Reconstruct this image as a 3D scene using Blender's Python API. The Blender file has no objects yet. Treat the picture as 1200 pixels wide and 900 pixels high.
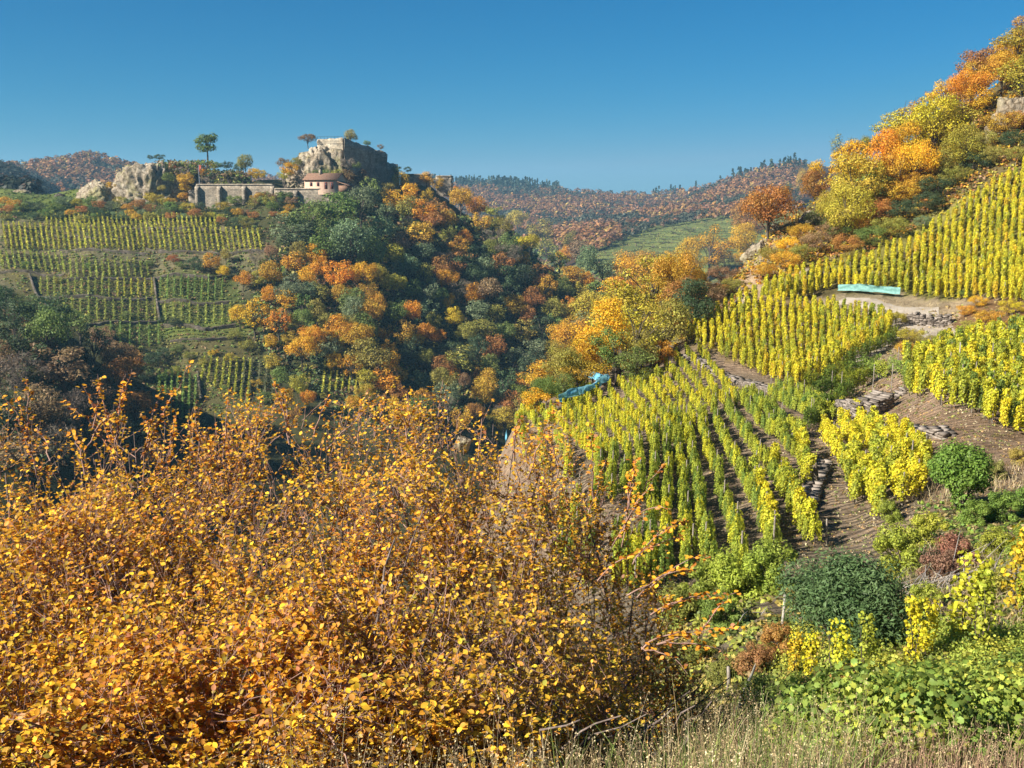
import bpy, math, random
import numpy as np
from mathutils import Vector, Matrix
R = math.radians
SC = bpy.context.scene
COL = SC.collection
random.seed(7)
RNG = np.random.default_rng(7)

# ------------------------------------------------------------------ camera, world, sun, exposure
F = 1152.0                      # focal length in pixels of a 1200 px wide frame
PITCH = R(10.8)
cam = bpy.data.cameras.new('camera')
cam.sensor_width = 36.0
cam.lens = F / 1200.0 * 36.0
cam.clip_start = 0.05
cam.clip_end = 20000
camo = bpy.data.objects.new('camera', cam)
COL.objects.link(camo)
camo.location = (0, 0, 0)
camo.rotation_euler = (R(90) - PITCH, 0, 0)
SC.camera = camo

SUN_EL, SUN_AZ = R(34), R(-117)  # azimuth from +Y, clockwise: the sun stands to the left
world = bpy.data.worlds.new('World')
SC.world = world
world.use_nodes = True
wn = world.node_tree.nodes
bg = wn['Background']
sky = wn.new('ShaderNodeTexSky')
sky.sky_type = 'NISHITA'
sky.sun_disc = False
sky.sun_elevation = SUN_EL
sky.sun_rotation = SUN_AZ
sky.altitude = 250
sky.air_density = 1.0
sky.dust_density = 0.0
sky.ozone_density = 6.0
# the clear autumn sky is a deep blue: grade the physical sky channel by channel
sp_ = wn.new('ShaderNodeSeparateColor'); cb_ = wn.new('ShaderNodeCombineColor')
world.node_tree.links.new(sky.outputs[0], sp_.inputs[0])
def _ch(i, ref, val, g):
    a = wn.new('ShaderNodeMath'); a.operation = 'MULTIPLY'; a.inputs[1].default_value = .149 / ref; a.use_clamp = False
    b = wn.new('ShaderNodeMath'); b.operation = 'MINIMUM'; b.inputs[1].default_value = 1.35
    c = wn.new('ShaderNodeMath'); c.operation = 'POWER'; c.inputs[1].default_value = g
    d = wn.new('ShaderNodeMath'); d.operation = 'MULTIPLY'; d.inputs[1].default_value = val / .149
    L = world.node_tree.links
    L.new(sp_.outputs[i], a.inputs[0]); L.new(a.outputs[0], b.inputs[0]); L.new(b.outputs[0], c.inputs[0]); L.new(c.outputs[0], d.inputs[0]); L.new(d.outputs[0], cb_.inputs[i])
_ch(0, .591, .065, 3.0); _ch(1, .791, .265, .95); _ch(2, .831, .40, .9)
world.node_tree.links.new(cb_.outputs[0], bg.inputs[0])
bg.inputs[1].default_value = 0.08
sl = bpy.data.lights.new('sun', 'SUN')
sl.energy = 5.0
sl.angle = R(0.5)
sl.color = (1.0, 0.93, 0.82)
so = bpy.data.objects.new('sun', sl)
COL.objects.link(so)
sdir = Vector((math.sin(SUN_AZ) * math.cos(SUN_EL), math.cos(SUN_AZ) * math.cos(SUN_EL), math.sin(SUN_EL)))
so.rotation_euler = sdir.to_track_quat('Z', 'Y').to_euler()
so.location = sdir * 500
SC.view_settings.view_transform = 'Standard'
SC.view_settings.look = 'None'
SC.view_settings.gamma = 1
SC.view_settings.exposure = 1.12
SC.cycles.max_bounces = 8
SC.cycles.diffuse_bounces = 5
SC.cycles.transmission_bounces = 4
SC.cycles.volume_bounces = 0
SC.cycles.caustics_reflective = False
SC.cycles.caustics_refractive = False

# ------------------------------------------------------------------ object helpers
def tag(o, label=None, cat=None, group=None, kind=None):
    if label: o['label'] = label
    if cat: o['category'] = cat
    if group: o['group'] = group
    if kind: o['kind'] = kind
    return o

def empty(name, loc=(0, 0, 0), rz=0.0, parent=None):
    o = bpy.data.objects.new(name, None)
    o.empty_display_size = 0.2
    COL.objects.link(o)
    o.location = loc
    o.rotation_euler = (0, 0, rz)
    if parent: o.parent = parent
    return o

def link(name, me, parent=None, loc=None, rz=0.0, sc=None, color=None):
    o = bpy.data.objects.new(name, me)
    COL.objects.link(o)
    if parent: o.parent = parent
    if loc is not None: o.location = loc
    if rz: o.rotation_euler = (0, 0, rz)
    if sc is not None: o.scale = sc if hasattr(sc, '__len__') else (sc, sc, sc)
    if color is not None: o.color = (*color[:3], 1)
    return o

def mesh_np(name, V, faces, mat=None, smooth=False, rnd=None, col=None):
    """V (n,3); faces: list of int arrays (m,k); rnd: per-vertex float; col: per-vertex rgb"""
    V = np.asarray(V, np.float32).reshape(-1, 3)
    faces = [np.asarray(f, np.int32) for f in faces if len(f)]
    me = bpy.data.meshes.new(name)
    me.vertices.add(len(V))
    me.vertices.foreach_set('co', V.ravel())
    lv = np.concatenate([f.ravel() for f in faces])
    tot = np.concatenate([np.full(len(f), f.shape[1], np.int32) for f in faces])
    st = np.concatenate([[0], np.cumsum(tot)[:-1]]).astype(np.int32)
    me.loops.add(len(lv))
    me.loops.foreach_set('vertex_index', lv)
    me.polygons.add(len(tot))
    me.polygons.foreach_set('loop_start', st)
    me.polygons.foreach_set('loop_total', tot)
    if smooth: me.polygons.foreach_set('use_smooth', np.ones(len(tot), bool))
    if rnd is not None:
        a = me.attributes.new('rnd', 'FLOAT', 'POINT')
        a.data.foreach_set('value', np.asarray(rnd, np.float32))
    if col is not None:
        a = me.attributes.new('col', 'FLOAT_COLOR', 'POINT')
        c = np.ones((len(V), 4), np.float32); c[:, :3] = col
        a.data.foreach_set('color', c.ravel())
    me.update(calc_edges=True)
    if mat: me.materials.append(mat)
    return me

class Geo:
    """collects numpy pieces into one mesh"""
    def __init__(s): s.V = []; s.F = {}; s.n = 0; s.R = []; s.C = []
    def add(s, V, faces, rnd=None, col=None):
        V = np.asarray(V, float).reshape(-1, 3)
        for f in faces:
            f = np.asarray(f, np.int64)
            if len(f): s.F.setdefault(f.shape[1], []).append(f + s.n)
        s.V.append(V); s.n += len(V)
        s.R.append(np.full(len(V), 0.5) if rnd is None else np.broadcast_to(np.asarray(rnd, float), (len(V),)))
        s.C.append(np.ones((len(V), 3)) if col is None else np.broadcast_to(np.asarray(col, float), (len(V), 3)))
    def mesh(s, name, mat, smooth=False, usecol=False):
        return mesh_np(name, np.concatenate(s.V), [np.concatenate(f) for f in s.F.values()], mat, smooth,
                       np.concatenate(s.R), np.concatenate(s.C) if usecol else None)

# ------------------------------------------------------------------ noise
def _h(ix, iy, iz):
    n = (ix * 374761393 + iy * 668265263 + iz * 1274126177) & 0xffffffff
    n = ((n ^ (n >> 13)) * 1274126177) & 0xffffffff
    return ((n ^ (n >> 16)) & 0xffff) / 65535.0
def vnoise(x, y, z=0.0):
    x, y, z = np.broadcast_arrays(np.asarray(x, float), np.asarray(y, float), np.asarray(z, float))
    ix, iy, iz = np.floor(x).astype(np.int64), np.floor(y).astype(np.int64), np.floor(z).astype(np.int64)
    fx, fy, fz = x - ix, y - iy, z - iz
    fx, fy, fz = [q * q * (3 - 2 * q) for q in (fx, fy, fz)]
    r = 0
    for a in (0, 1):
        for b in (0, 1):
            for c in (0, 1):
                w = (fx if a else 1 - fx) * (fy if b else 1 - fy) * (fz if c else 1 - fz)
                r = r + w * _h(ix + a, iy + b, iz + c)
    return r * 2 - 1
def fbm(x, y, z=0.0, o=4):
    r, a, f = 0, 1.0, 1.0
    for k in range(o):
        r = r + a * vnoise(np.asarray(x) * f + 17.3 * k, np.asarray(y) * f - 9.1 * k, np.asarray(z) * f + 3.7 * k)
        a *= 0.5; f *= 2.03
    return r

# ------------------------------------------------------------------ terrain: one height function for the whole valley
cP, sP = math.cos(PITCH), math.sin(PITCH)
def ray(u, v):
    """sight line of photo pixel -> (x/y, z/y)"""
    a, b = (np.asarray(u, float) - 600) / F, -(np.asarray(v, float) - 450) / F
    Y = cP + b * sP
    return a / Y, (-sP + b * cP) / Y
def pix(s, t):
    """(x/y, z/y) -> photo pixel"""
    d = cP - t * sP
    return 600 + F * s / d, 450 - F * (sP + t * cP) / d

def near(dz): return [(0.8, -1.7 + dz), (2, -2.0 + dz), (4, -2.75 + dz)]
VV = {  # column u -> (distance, v) pairs;   ZZ: column u -> (distance, z) pairs
 -900: [(850, 150), (1500, 180)],
 -300: [(150, 520), (200, 400), (222, 330), (300, 330), (350, 258), (400, 222), (480, 240), (600, 255), (750, 215), (850, 192), (1250, 205)],
 0:   [(170, 520), (200, 430), (220, 368), (245, 380), (290, 352), (310, 322), (330, 290), (350, 264), (375, 242), (400, 229), (430, 225), (480, 245), (600, 262), (750, 225), (850, 198), (950, 215), (1250, 197), (1500, 212), (3000, 226)],
 60:  [(218, 388), (250, 398), (300, 345), (850, 229), (1250, 190), (1500, 205)],
 100: [(180, 540), (215, 440), (226, 412), (250, 425), (280, 395), (300, 345), (318, 315), (335, 285), (352, 260), (368, 244), (385, 231), (400, 225), (430, 225), (480, 250), (600, 270), (1000, 235), (1250, 184), (1500, 205), (3000, 226)],
 165: [(225, 480), (250, 468), (1250, 200), (1500, 215)],
 200: [(180, 620), (230, 520), (255, 470), (275, 430), (290, 390), (305, 345), (320, 312), (338, 282), (352, 258), (365, 243), (374, 238), (388, 226), (420, 222), (450, 228), (500, 260), (1250, 226), (3000, 227)],
 300: [(200, 590), (240, 515), (262, 472), (280, 430), (297, 380), (310, 340), (325, 302), (342, 268), (358, 247), (369, 238), (376, 219), (400, 215), (430, 222), (480, 260), (1250, 225), (1800, 206), (2600, 220)],
 400: [(200, 610), (240, 530), (265, 482), (285, 430), (300, 385), (318, 335), (335, 292), (352, 258), (368, 237), (378, 219), (395, 208), (420, 205), (460, 240), (600, 300), (1900, 222)],
 500: [(200, 620), (240, 560), (270, 505), (300, 445), (325, 385), (345, 325), (365, 275), (385, 240), (402, 222), (440, 226), (550, 330), (1200, 270), (1900, 216), (3000, 224)],
 600: [(230, 610), (265, 550), (300, 485), (330, 420), (355, 360), (380, 305), (402, 275), (440, 290), (550, 360), (900, 300), (1200, 270), (1800, 218), (3000, 232)],
 700: [(245, 630), (300, 540), (340, 450), (370, 370), (392, 330), (430, 345), (550, 400), (650, 325), (750, 300), (900, 275), (1100, 266), (1700, 231), (3000, 240)],
 780: [(330, 520), (380, 400), (550, 420), (640, 330), (750, 296), (880, 270), (1000, 264), (1500, 244), (3000, 243)],
 860: [(700, 300), (850, 270), (920, 259), (1200, 232), (1500, 211), (3000, 238)],
 940: [(900, 262), (1500, 192), (3000, 225)],
 1100: [(1500, 190), (3000, 224)],
 1500: [(1500, 180), (3000, 220)],
}
VV[601] = [(70, 520), (78, 506)]
VV[650] = [(55, 545), (70, 495), (80, 468), (88, 456)]
VV[701] = [(40, 595), (55, 530), (70, 485), (85, 448), (95, 428), (103, 420)]
VV[760] = [(30, 680), (45, 560), (60, 500), (75, 462), (90, 432), (103, 408), (115, 394), (123, 388)]
VV[800] = [(28, 690), (38, 612), (50, 540), (62, 494), (75, 456), (88, 418), (100, 386), (112, 362), (122, 348)]
VV[900] = [(16, 775), (20, 728), (28, 660), (38, 592), (50, 528), (60, 488), (70, 462), (80, 440), (90, 400), (100, 362), (104, 352), (112, 328), (120, 303), (130, 283), (140, 270)]
VV[950] = [(80, 432), (95, 378), (100, 366), (108, 335), (120, 295), (130, 262), (142, 236)]
VV[1000] = [(14, 805), (18, 748), (24, 685), (32, 622), (42, 560), (52, 512), (62, 476), (74, 436), (84, 402), (91, 386), (95, 372), (102, 346), (112, 318), (122, 283), (133, 243), (143, 210), (150, 193)]
VV[1100] = [(10, 830), (14, 765), (20, 690), (28, 622), (36, 562), (44, 515), (52, 472), (62, 432), (74, 410), (85, 396), (90, 378), (94, 358), (105, 326), (115, 285), (125, 240), (133, 200), (140, 165), (150, 135)]
VV[1200] = [(8, 872), (12, 800), (18, 705), (26, 632), (34, 572), (42, 522), (50, 480), (58, 442), (68, 405), (80, 378), (90, 345), (100, 300), (110, 255), (120, 205), (127, 170), (135, 135), (145, 90), (155, 62)]
VV[1350] = [(8, 850), (12, 765), (18, 680), (34, 560), (50, 450), (68, 370), (90, 290), (110, 200), (127, 110), (145, 20), (165, -30)]
ZZ = {}
for u_ in (-900, -300, 0, 150, 300, 450, 600, 720): ZZ[u_] = near(0) + [(6, -4.3), (9, -6.6), (15, -10.2)]
for u_ in (820, 950): ZZ[u_] = near(0) + [(6, -3.7), (9, -5.2)]
for u_ in (1080, 1200, 1400, 1900): ZZ[u_] = near(0.0) + [(5.5, -3.15)]
ZZ[-900] += [(30, -12), (60, -14), (120, 0), (200, 50), (300, 60), (420, 60), (550, 0)]
ZZ[-300] += [(30, -19), (60, -34), (100, -45), (120, -44), (3000, 30), (6000, 10)]
ZZ[0] += [(30, -20), (60, -38), (110, -52), (140, -50), (6000, 5)]
ZZ[150] += [(30, -20), (70, -46), (140, -66)]
ZZ[300] += [(30, -20), (70, -45), (130, -68), (170, -72), (6000, 5)]
ZZ[450] += [(30, -18.5), (60, -36), (100, -56), (150, -72), (6000, 5), (700, -75), (1000, -60)]
ZZ[600] += [(25, -14), (40, -17.3), (55, -18.6), (100, -32), (140, -60), (180, -76), (6000, -60)]
ZZ[651] = [(15, -9.2), (25, -12.5), (40, -15.6), (110, -34), (160, -70)]
ZZ[720] += [(25, -11.8), (125, -30), (160, -52), (210, -72), (6000, -90)]
ZZ[821] = [(15, -8.3), (145, -26), (190, -50), (260, -72), (400, -84), (550, -84)]
ZZ[900] = [(165, -18), (210, -45), (300, -70), (450, -80), (6000, -90)]
ZZ[1000] = [(175, -8), (230, -35), (320, -55), (600, -60)]
ZZ[1100] = [(180, 4), (250, -15), (400, -40), (700, -50), (6000, -60)]
ZZ[1200] += [(185, 15), (260, 0), (450, -20)]
ZZ[1400] += [(200, 45), (300, 30), (500, 0), (6000, 5)]
ZZ[1900] += [(12, -3), (30, 0), (60, 12), (110, 40), (200, 70), (400, 40), (900, 60)]
SKS = 3.2
pts, val = [], []
for u_, L in VV.items():
    for d_, v_ in L:
        s_, t_ = ray(u_, v_); pts.append((s_ * SKS, math.log(d_))); val.append(t_)
for u_, L in ZZ.items():
    s_ = ray(u_, 450)[0]
    for d_, z_ in L: pts.append((s_ * SKS, math.log(d_))); val.append(z_ / d_)
for s_ in (-2.8, 2.8):
    for d_ in (1, 3, 8, 20, 60): pts.append((s_ * SKS, math.log(d_))); val.append((-1.75 - 0.12 * d_) / d_ if s_ < 0 else (-1.7 + 0.15 * d_) / d_)
pts, val = np.array(pts), np.array(val)
def phi(r2): return np.sqrt(r2 + 0.03 ** 2)
dd = ((pts[:, None] - pts[None]) ** 2).sum(-1)
A = -phi(dd)
n_ = len(pts)
Pm = np.c_[np.ones(n_), pts]
M_ = np.zeros((n_ + 3, n_ + 3)); M_[:n_, :n_] = A - 0.0 * np.eye(n_); M_[:n_, n_:] = Pm; M_[n_:, :n_] = Pm.T
wts = np.linalg.lstsq(M_, np.r_[val, 0, 0, 0], rcond=None)[0]
sg = np.concatenate([np.linspace(-3, -0.66, 70)[:-1], np.linspace(-0.66, 0.66, 560), np.linspace(0.66, 3, 70)[1:]])
lg = np.linspace(math.log(0.7), math.log(7000), 560)
GS, GL = np.meshgrid(sg, lg)          # rows: distance
q = np.c_[GS.ravel() * SKS, GL.ravel()]
T = wts[n_] + q @ wts[n_ + 1:]
for i in range(0, n_, 40):
    d2 = ((q[:, None, :] - pts[None, i:i + 40]) ** 2).sum(-1)
    T += -phi(d2) @ wts[i:min(i + 40, n_)]
T = T.reshape(GS.shape)
# a light blur of the sheet, so that no control point shows
for _ in range(3):
    Tp = np.pad(T, 1, 'edge'); T = (Tp[:-2, 1:-1] + Tp[2:, 1:-1] + Tp[1:-1, :-2] + Tp[1:-1, 2:] + 4 * Tp[1:-1, 1:-1]) / 8
GY = np.exp(GL); GX = GS * GY
amp = np.clip(GY * 0.0035, 0.02, 2.0)
T = T + (amp * fbm(GX / (GY * 0.045), GL * 22, 0, 4)) / GY
T = np.minimum(T * GY, 150 + 8 * fbm(GX / 300, GY / 300, 2, 3)) / GY
def Tat(s, y):
    s = np.asarray(s, float); l = np.log(np.maximum(y, 0.71))
    i = np.clip(np.interp(s, sg, np.arange(len(sg))), 0, len(sg) - 1.001)
    j = np.clip((l - lg[0]) / (lg[1] - lg[0]), 0, len(lg) - 1.001)
    i0, j0 = i.astype(int), j.astype(int); a, b = i - i0, j - j0
    return (T[j0, i0] * (1 - a) * (1 - b) + T[j0, i0 + 1] * a * (1 - b) + T[j0 + 1, i0] * (1 - a) * b + T[j0 + 1, i0 + 1] * a * b)
def H(x, y):
    y = np.maximum(np.asarray(y, float), 0.71)
    return Tat(np.asarray(x) / y, y) * y
def hit(u, v, lo=1.0, hi=6500):
    """where the sight line of a photo pixel meets the ground"""
    s, t = ray(u, v); s = float(s); t = float(t)
    yy = np.exp(np.arange(math.log(lo), math.log(hi), 0.004))
    TT = Tat(np.full(len(yy), s), yy)
    k = np.nonzero(TT >= t)[0]
    if len(k) == 0:                       # passes over the crest: take the crest in range
        k = [int(np.argmax(TT))]
    y = yy[k[0]]
    return Vector((s * y, y, float(Tat(s, y)) * y))

def hits(U, V, lo=1.0, hi=6500):
    """many sight lines at once -> array of ground points (nan where the line meets no ground)"""
    U, V = np.asarray(U, float), np.asarray(V, float)
    yy = np.exp(np.arange(math.log(lo), math.log(hi), 0.005))
    out = np.full((len(U), 3), np.nan)
    for i in range(0, len(U), 400):
        s, t = ray(U[i:i + 400], V[i:i + 400])
        TT = Tat(np.repeat(s[:, None], len(yy), 1), np.repeat(yy[None], len(s), 0))
        m = TT >= t[:, None]
        k = m.argmax(1); ok = m.any(1)
        y = yy[k]
        P = np.c_[s * y, y, Tat(s, y) * y]; P[~ok] = np.nan
        out[i:i + 400] = P
    return out

def inpoly(U, V, poly):
    U, V = np.asarray(U, float), np.asarray(V, float)
    r = np.zeros(U.shape, bool); n = len(poly)
    for i in range(n):
        x1, y1 = poly[i]; x2, y2 = poly[(i + 1) % n]
        if y1 == y2: continue
        c = ((y1 > V) != (y2 > V)) & (U < (x2 - x1) * (V - y1) / (y2 - y1) + x1)
        r ^= c
    return r

# ------------------------------------------------------------------ materials
def mat(name):
    m = bpy.data.materials.new(name); m.use_nodes = True
    nt = m.node_tree; nt.nodes.clear()
    return m, nt
def nd(nt, t, **k):
    n = nt.nodes.new(t)
    for a, b in k.items(): setattr(n, a, b)
    return n
def out(nt, sh):
    o = nd(nt, 'ShaderNodeOutputMaterial'); nt.links.new(sh, o.inputs[0])
def noise_n(nt, scale, detail=5, co=None, rough=.6):
    n = nd(nt, 'ShaderNodeTexNoise'); n.inputs['Scale'].default_value = scale; n.inputs['Detail'].default_value = detail
    n.inputs['Roughness'].default_value = rough
    if co is not None: nt.links.new(co, n.inputs['Vector'])
    return n.outputs[0]
def ramp(nt, fac, stops):
    r = nd(nt, 'ShaderNodeValToRGB'); e = r.color_ramp.elements
    while len(e) < len(stops): e.new(0.5)
    for k, (p, c) in enumerate(stops): e[k].position = p; e[k].color = (*c, 1) if len(c) == 3 else c
    nt.links.new(fac, r.inputs[0]); return r.outputs[0]
def mulc(nt, a, b, mode='MULTIPLY', f=1.0):
    m = nd(nt, 'ShaderNodeMix', data_type='RGBA', blend_type=mode); m.inputs[0].default_value = f
    for x, i in ((a, 6), (b, 7)):
        if hasattr(x, 'links'): nt.links.new(x, m.inputs[i])
        else: m.inputs[i].default_value = (*x, 1)
    return m.outputs[2]
def princ(nt, col, rough=.85, bump=None, bs=.5, bd=.05, spec=.2):
    p = nd(nt, 'ShaderNodeBsdfPrincipled'); p.inputs['Roughness'].default_value = rough
    p.inputs['Specular IOR Level'].default_value = spec
    if hasattr(col, 'links'): nt.links.new(col, p.inputs['Base Color'])
    else: p.inputs['Base Color'].default_value = (*col, 1)
    if bump is not None:
        b = nd(nt, 'ShaderNodeBump'); b.inputs['Strength'].default_value = bs; b.inputs['Distance'].default_value = bd
        nt.links.new(bump, b.inputs['Height']); nt.links.new(b.outputs[0], p.inputs['Normal'])
    return p.outputs[0]
def pos(nt): return nd(nt, 'ShaderNodeNewGeometry').outputs['Position']
def ocoord(nt): return nd(nt, 'ShaderNodeTexCoord').outputs['Object']
def stone_mat(name, c1, c2, c3, scale=1.0, bd=.15):
    m, nt = mat(name); co = ocoord(nt)
    a = ramp(nt, noise_n(nt, .35 * scale, 8, co, .65), [(.3, c1), (.5, c2), (.68, c3)])
    b = ramp(nt, noise_n(nt, 2.2 * scale, 6, co, .7), [(.3, (.55,) * 3), (.65, (1.1,) * 3)])
    vo = nd(nt, 'ShaderNodeTexVoronoi', feature='DISTANCE_TO_EDGE'); vo.inputs['Scale'].default_value = .42 * scale / .5
    wp = nd(nt, 'ShaderNodeMix', data_type='VECTOR'); wp.inputs[0].default_value = .35; nt.links.new(co, wp.inputs[4])
    nz = nd(nt, 'ShaderNodeTexNoise'); nz.inputs['Scale'].default_value = .6 * scale; nt.links.new(co, nz.inputs['Vector'])
    vs = nd(nt, 'ShaderNodeVectorMath', operation='MULTIPLY_ADD'); nt.links.new(nz.outputs['Color'], vs.inputs[0]); vs.inputs[1].default_value = (4, 4, 4); nt.links.new(co, vs.inputs[2])
    nt.links.new(vs.outputs[0], vo.inputs['Vector'])
    ck = ramp(nt, vo.outputs['Distance'], [(0, (.38, .33, .27)), (.05, (.8, .78, .75)), (.12, (1, 1, 1))])
    st = ramp(nt, noise_n(nt, .22 * scale, 6, co, .7), [(.46, (1, 1, 1)), (.6, (.62, .66, .42))])      # lichen
    out(nt, princ(nt, mulc(nt, mulc(nt, mulc(nt, a, b), ck), st), .9, noise_n(nt, 1.6 * scale, 10, co, .7), .9, bd)); return m
def leaf_mat(name, src, hue=.05, trans=.38, vlo=.55, vhi=1.5):
    """foliage: the thing's own leaf colour, each leaf a little different"""
    m, nt = mat(name)
    if src == 'obj': c = nd(nt, 'ShaderNodeObjectInfo').outputs['Color']
    elif src == 'col': c = nd(nt, 'ShaderNodeAttribute', attribute_name='col').outputs['Color']
    else: c = None
    r = nd(nt, 'ShaderNodeAttribute', attribute_name='rnd').outputs['Fac']
    hs = nd(nt, 'ShaderNodeHueSaturation')
    if c is None: c = ramp(nt, r, src)
    nt.links.new(c, hs.inputs['Color'])
    mr = nd(nt, 'ShaderNodeMapRange'); nt.links.new(r, mr.inputs[0])
    mr.inputs[3].default_value = .5 - hue * .2; mr.inputs[4].default_value = .5 + hue
    nt.links.new(mr.outputs[0], hs.inputs['Hue'])
    m2 = nd(nt, 'ShaderNodeMath', operation='MULTIPLY_ADD'); w = nd(nt, 'ShaderNodeMath', operation='FRACT')
    w0 = nd(nt, 'ShaderNodeMath', operation='MULTIPLY'); nt.links.new(r, w0.inputs[0]); w0.inputs[1].default_value = 7.31
    nt.links.new(w0.outputs[0], w.inputs[0]); nt.links.new(w.outputs[0], m2.inputs[0])
    m2.inputs[1].default_value = vhi - vlo; m2.inputs[2].default_value = vlo
    nt.links.new(m2.outputs[0], hs.inputs['Value'])
    p = nd(nt, 'ShaderNodeBsdfPrincipled'); p.inputs['Roughness'].default_value = .55; p.inputs['Specular IOR Level'].default_value = .25
    nt.links.new(hs.outputs[0], p.inputs['Base Color'])
    t = nd(nt, 'ShaderNodeBsdfTranslucent'); nt.links.new(hs.outputs[0], t.inputs['Color'])
    x = nd(nt, 'ShaderNodeMixShader'); x.inputs[0].default_value = trans
    nt.links.new(p.outputs[0], x.inputs[1]); nt.links.new(t.outputs[0], x.inputs[2])
    out(nt, x.outputs[0]); return m
M = {}
M['leaf'] = leaf_mat('tree_leaves', 'obj', .03)
M['leafcol'] = leaf_mat('mixed_leaves', 'col', .02, .3)
def bark_mat(name, c1, c2, sc=6):
    m, nt = mat(name); co = ocoord(nt)
    out(nt, princ(nt, ramp(nt, noise_n(nt, sc, 6, co), [(.35, c1), (.65, c2)]), .9, noise_n(nt, sc * 4, 6, co), .8, .01)); return m
M['bark'] = bark_mat('bark', (.05, .04, .03), (.13, .105, .08))
M['rock'] = stone_mat('pale_rock', (.22, .17, .115), (.42, .35, .255), (.55, .48, .37), .5, .4)
def masonry_mat(name, c1, c2, c3):
    m, nt = mat(name); co = ocoord(nt)
    # rows of stones follow height; the plan position runs along the wall
    sx = nd(nt, 'ShaderNodeSeparateXYZ'); nt.links.new(co, sx.inputs[0])
    ad = nd(nt, 'ShaderNodeMath', operation='ADD'); nt.links.new(sx.outputs[0], ad.inputs[0]); nt.links.new(sx.outputs[1], ad.inputs[1])
    cx = nd(nt, 'ShaderNodeCombineXYZ'); nt.links.new(ad.outputs[0], cx.inputs[0]); nt.links.new(sx.outputs[2], cx.inputs[1])
    b = nd(nt, 'ShaderNodeTexBrick'); nt.links.new(cx.outputs[0], b.inputs['Vector']); b.inputs['Scale'].default_value = 1.0
    b.inputs['Brick Width'].default_value = 1.1; b.inputs['Row Height'].default_value = .55; b.inputs['Mortar Size'].default_value = .05; b.inputs['Bias'].default_value = 0
    b.inputs['Color1'].default_value = (.75, .75, .75, 1); b.inputs['Color2'].default_value = (1.25, 1.2, 1.15, 1); b.inputs['Mortar'].default_value = (.6, .57, .52, 1)
    a = ramp(nt, noise_n(nt, .3, 8, co, .7), [(.3, c1), (.5, c2), (.66, c3)])
    c = mulc(nt, mulc(nt, a, b.outputs['Color']), ramp(nt, noise_n(nt, 2.5, 6, co, .7), [(.3, (.6,) * 3), (.65, (1.12,) * 3)]))
    out(nt, princ(nt, c, .9, noise_n(nt, 1.8, 10, co, .7), .9, .12)); return m
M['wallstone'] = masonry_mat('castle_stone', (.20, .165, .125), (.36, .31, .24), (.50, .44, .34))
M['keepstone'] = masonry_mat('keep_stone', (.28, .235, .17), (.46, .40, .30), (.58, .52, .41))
M['schist'] = stone_mat('dry_schist', (.075, .06, .05), (.15, .125, .10), (.26, .22, .175), 1.5, .05)
def plain(name, c, rough=.7, var=.25, sc=8):
    m, nt = mat(name); co = ocoord(nt)
    out(nt, princ(nt, mulc(nt, c, ramp(nt, noise_n(nt, sc, 5, co), [(.3, (1 - var,) * 3), (.7, (1 + var,) * 3)])), rough)); return m

def ground_mat():
    m, nt = mat('hillside_ground'); P = pos(nt)
    c = nd(nt, 'ShaderNodeAttribute', attribute_name='col').outputs['Color']
    f = nd(nt, 'ShaderNodeAttribute', attribute_name='furrow').outputs['Fac']
    g = nd(nt, 'ShaderNodeAttribute', attribute_name='terrace').outputs['Fac']
    v = mulc(nt, c, ramp(nt, noise_n(nt, .05, 6, P), [(.35, (.7, .75, .7)), (.65, (1.25, 1.15, 1.1))]))
    v = mulc(nt, v, ramp(nt, noise_n(nt, .9, 8, P, .75), [(.33, (.55, .5, .45)), (.5, (1, 1, 1)), (.68, (1.35, 1.3, 1.2))]))
    v = mulc(nt, v, ramp(nt, noise_n(nt, 9, 4, P, .8), [(.35, (.6, .58, .55)), (.65, (1.3, 1.3, 1.3))]))
    # ploughed cross ridges in the near vineyard
    w = nd(nt, 'ShaderNodeTexWave', bands_direction='Y'); nt.links.new(P, w.inputs['Vector'])
    w.inputs['Scale'].default_value = .55; w.inputs['Distortion'].default_value = 2.5; w.inputs['Detail'].default_value = 3
    w.inputs['Detail Scale'].default_value = .8
    fm = nd(nt, 'ShaderNodeMath', operation='MULTIPLY'); nt.links.new(w.outputs['Fac'], fm.inputs[0]); nt.links.new(f, fm.inputs[1])
    # far terraces: strips of vineyard that follow the contour
    sx = nd(nt, 'ShaderNodeSeparateXYZ'); nt.links.new(P, sx.inputs[0])
    zz = nd(nt, 'ShaderNodeMath', operation='MULTIPLY_ADD'); nt.links.new(noise_n(nt, .012, 3, P), zz.inputs[0]); zz.inputs[1].default_value = 14
    nt.links.new(sx.outputs[2], zz.inputs[2])
    z2 = nd(nt, 'ShaderNodeMath', operation='MULTIPLY'); nt.links.new(zz.outputs[0], z2.inputs[0]); z2.inputs[1].default_value = .42
    z3 = nd(nt, 'ShaderNodeMath', operation='FRACT'); nt.links.new(z2.outputs[0], z3.inputs[0])
    tc = ramp(nt, z3.outputs[0], [(0, (.30, .27, .24)), (.16, (.45, .42, .3)), (.24, (1, 1, 1)), (.9, (1.25, 1.2, .9))])
    mx = nd(nt, 'ShaderNodeMix', data_type='RGBA'); nt.links.new(g, mx.inputs[0]); mx.inputs[6].default_value = (1, 1, 1, 1); nt.links.new(tc, mx.inputs[7])
    v = mulc(nt, v, mx.outputs[2])
    hb = nd(nt, 'ShaderNodeMath', operation='MULTIPLY_ADD'); nt.links.new(noise_n(nt, 2.5, 10, P, .75), hb.inputs[0]); hb.inputs[1].default_value = .8
    nt.links.new(fm.outputs[0], hb.inputs[2])
    out(nt, princ(nt, v, .95, hb.outputs[0], .9, .35, .1)); return m
M['ground'] = ground_mat()

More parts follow.
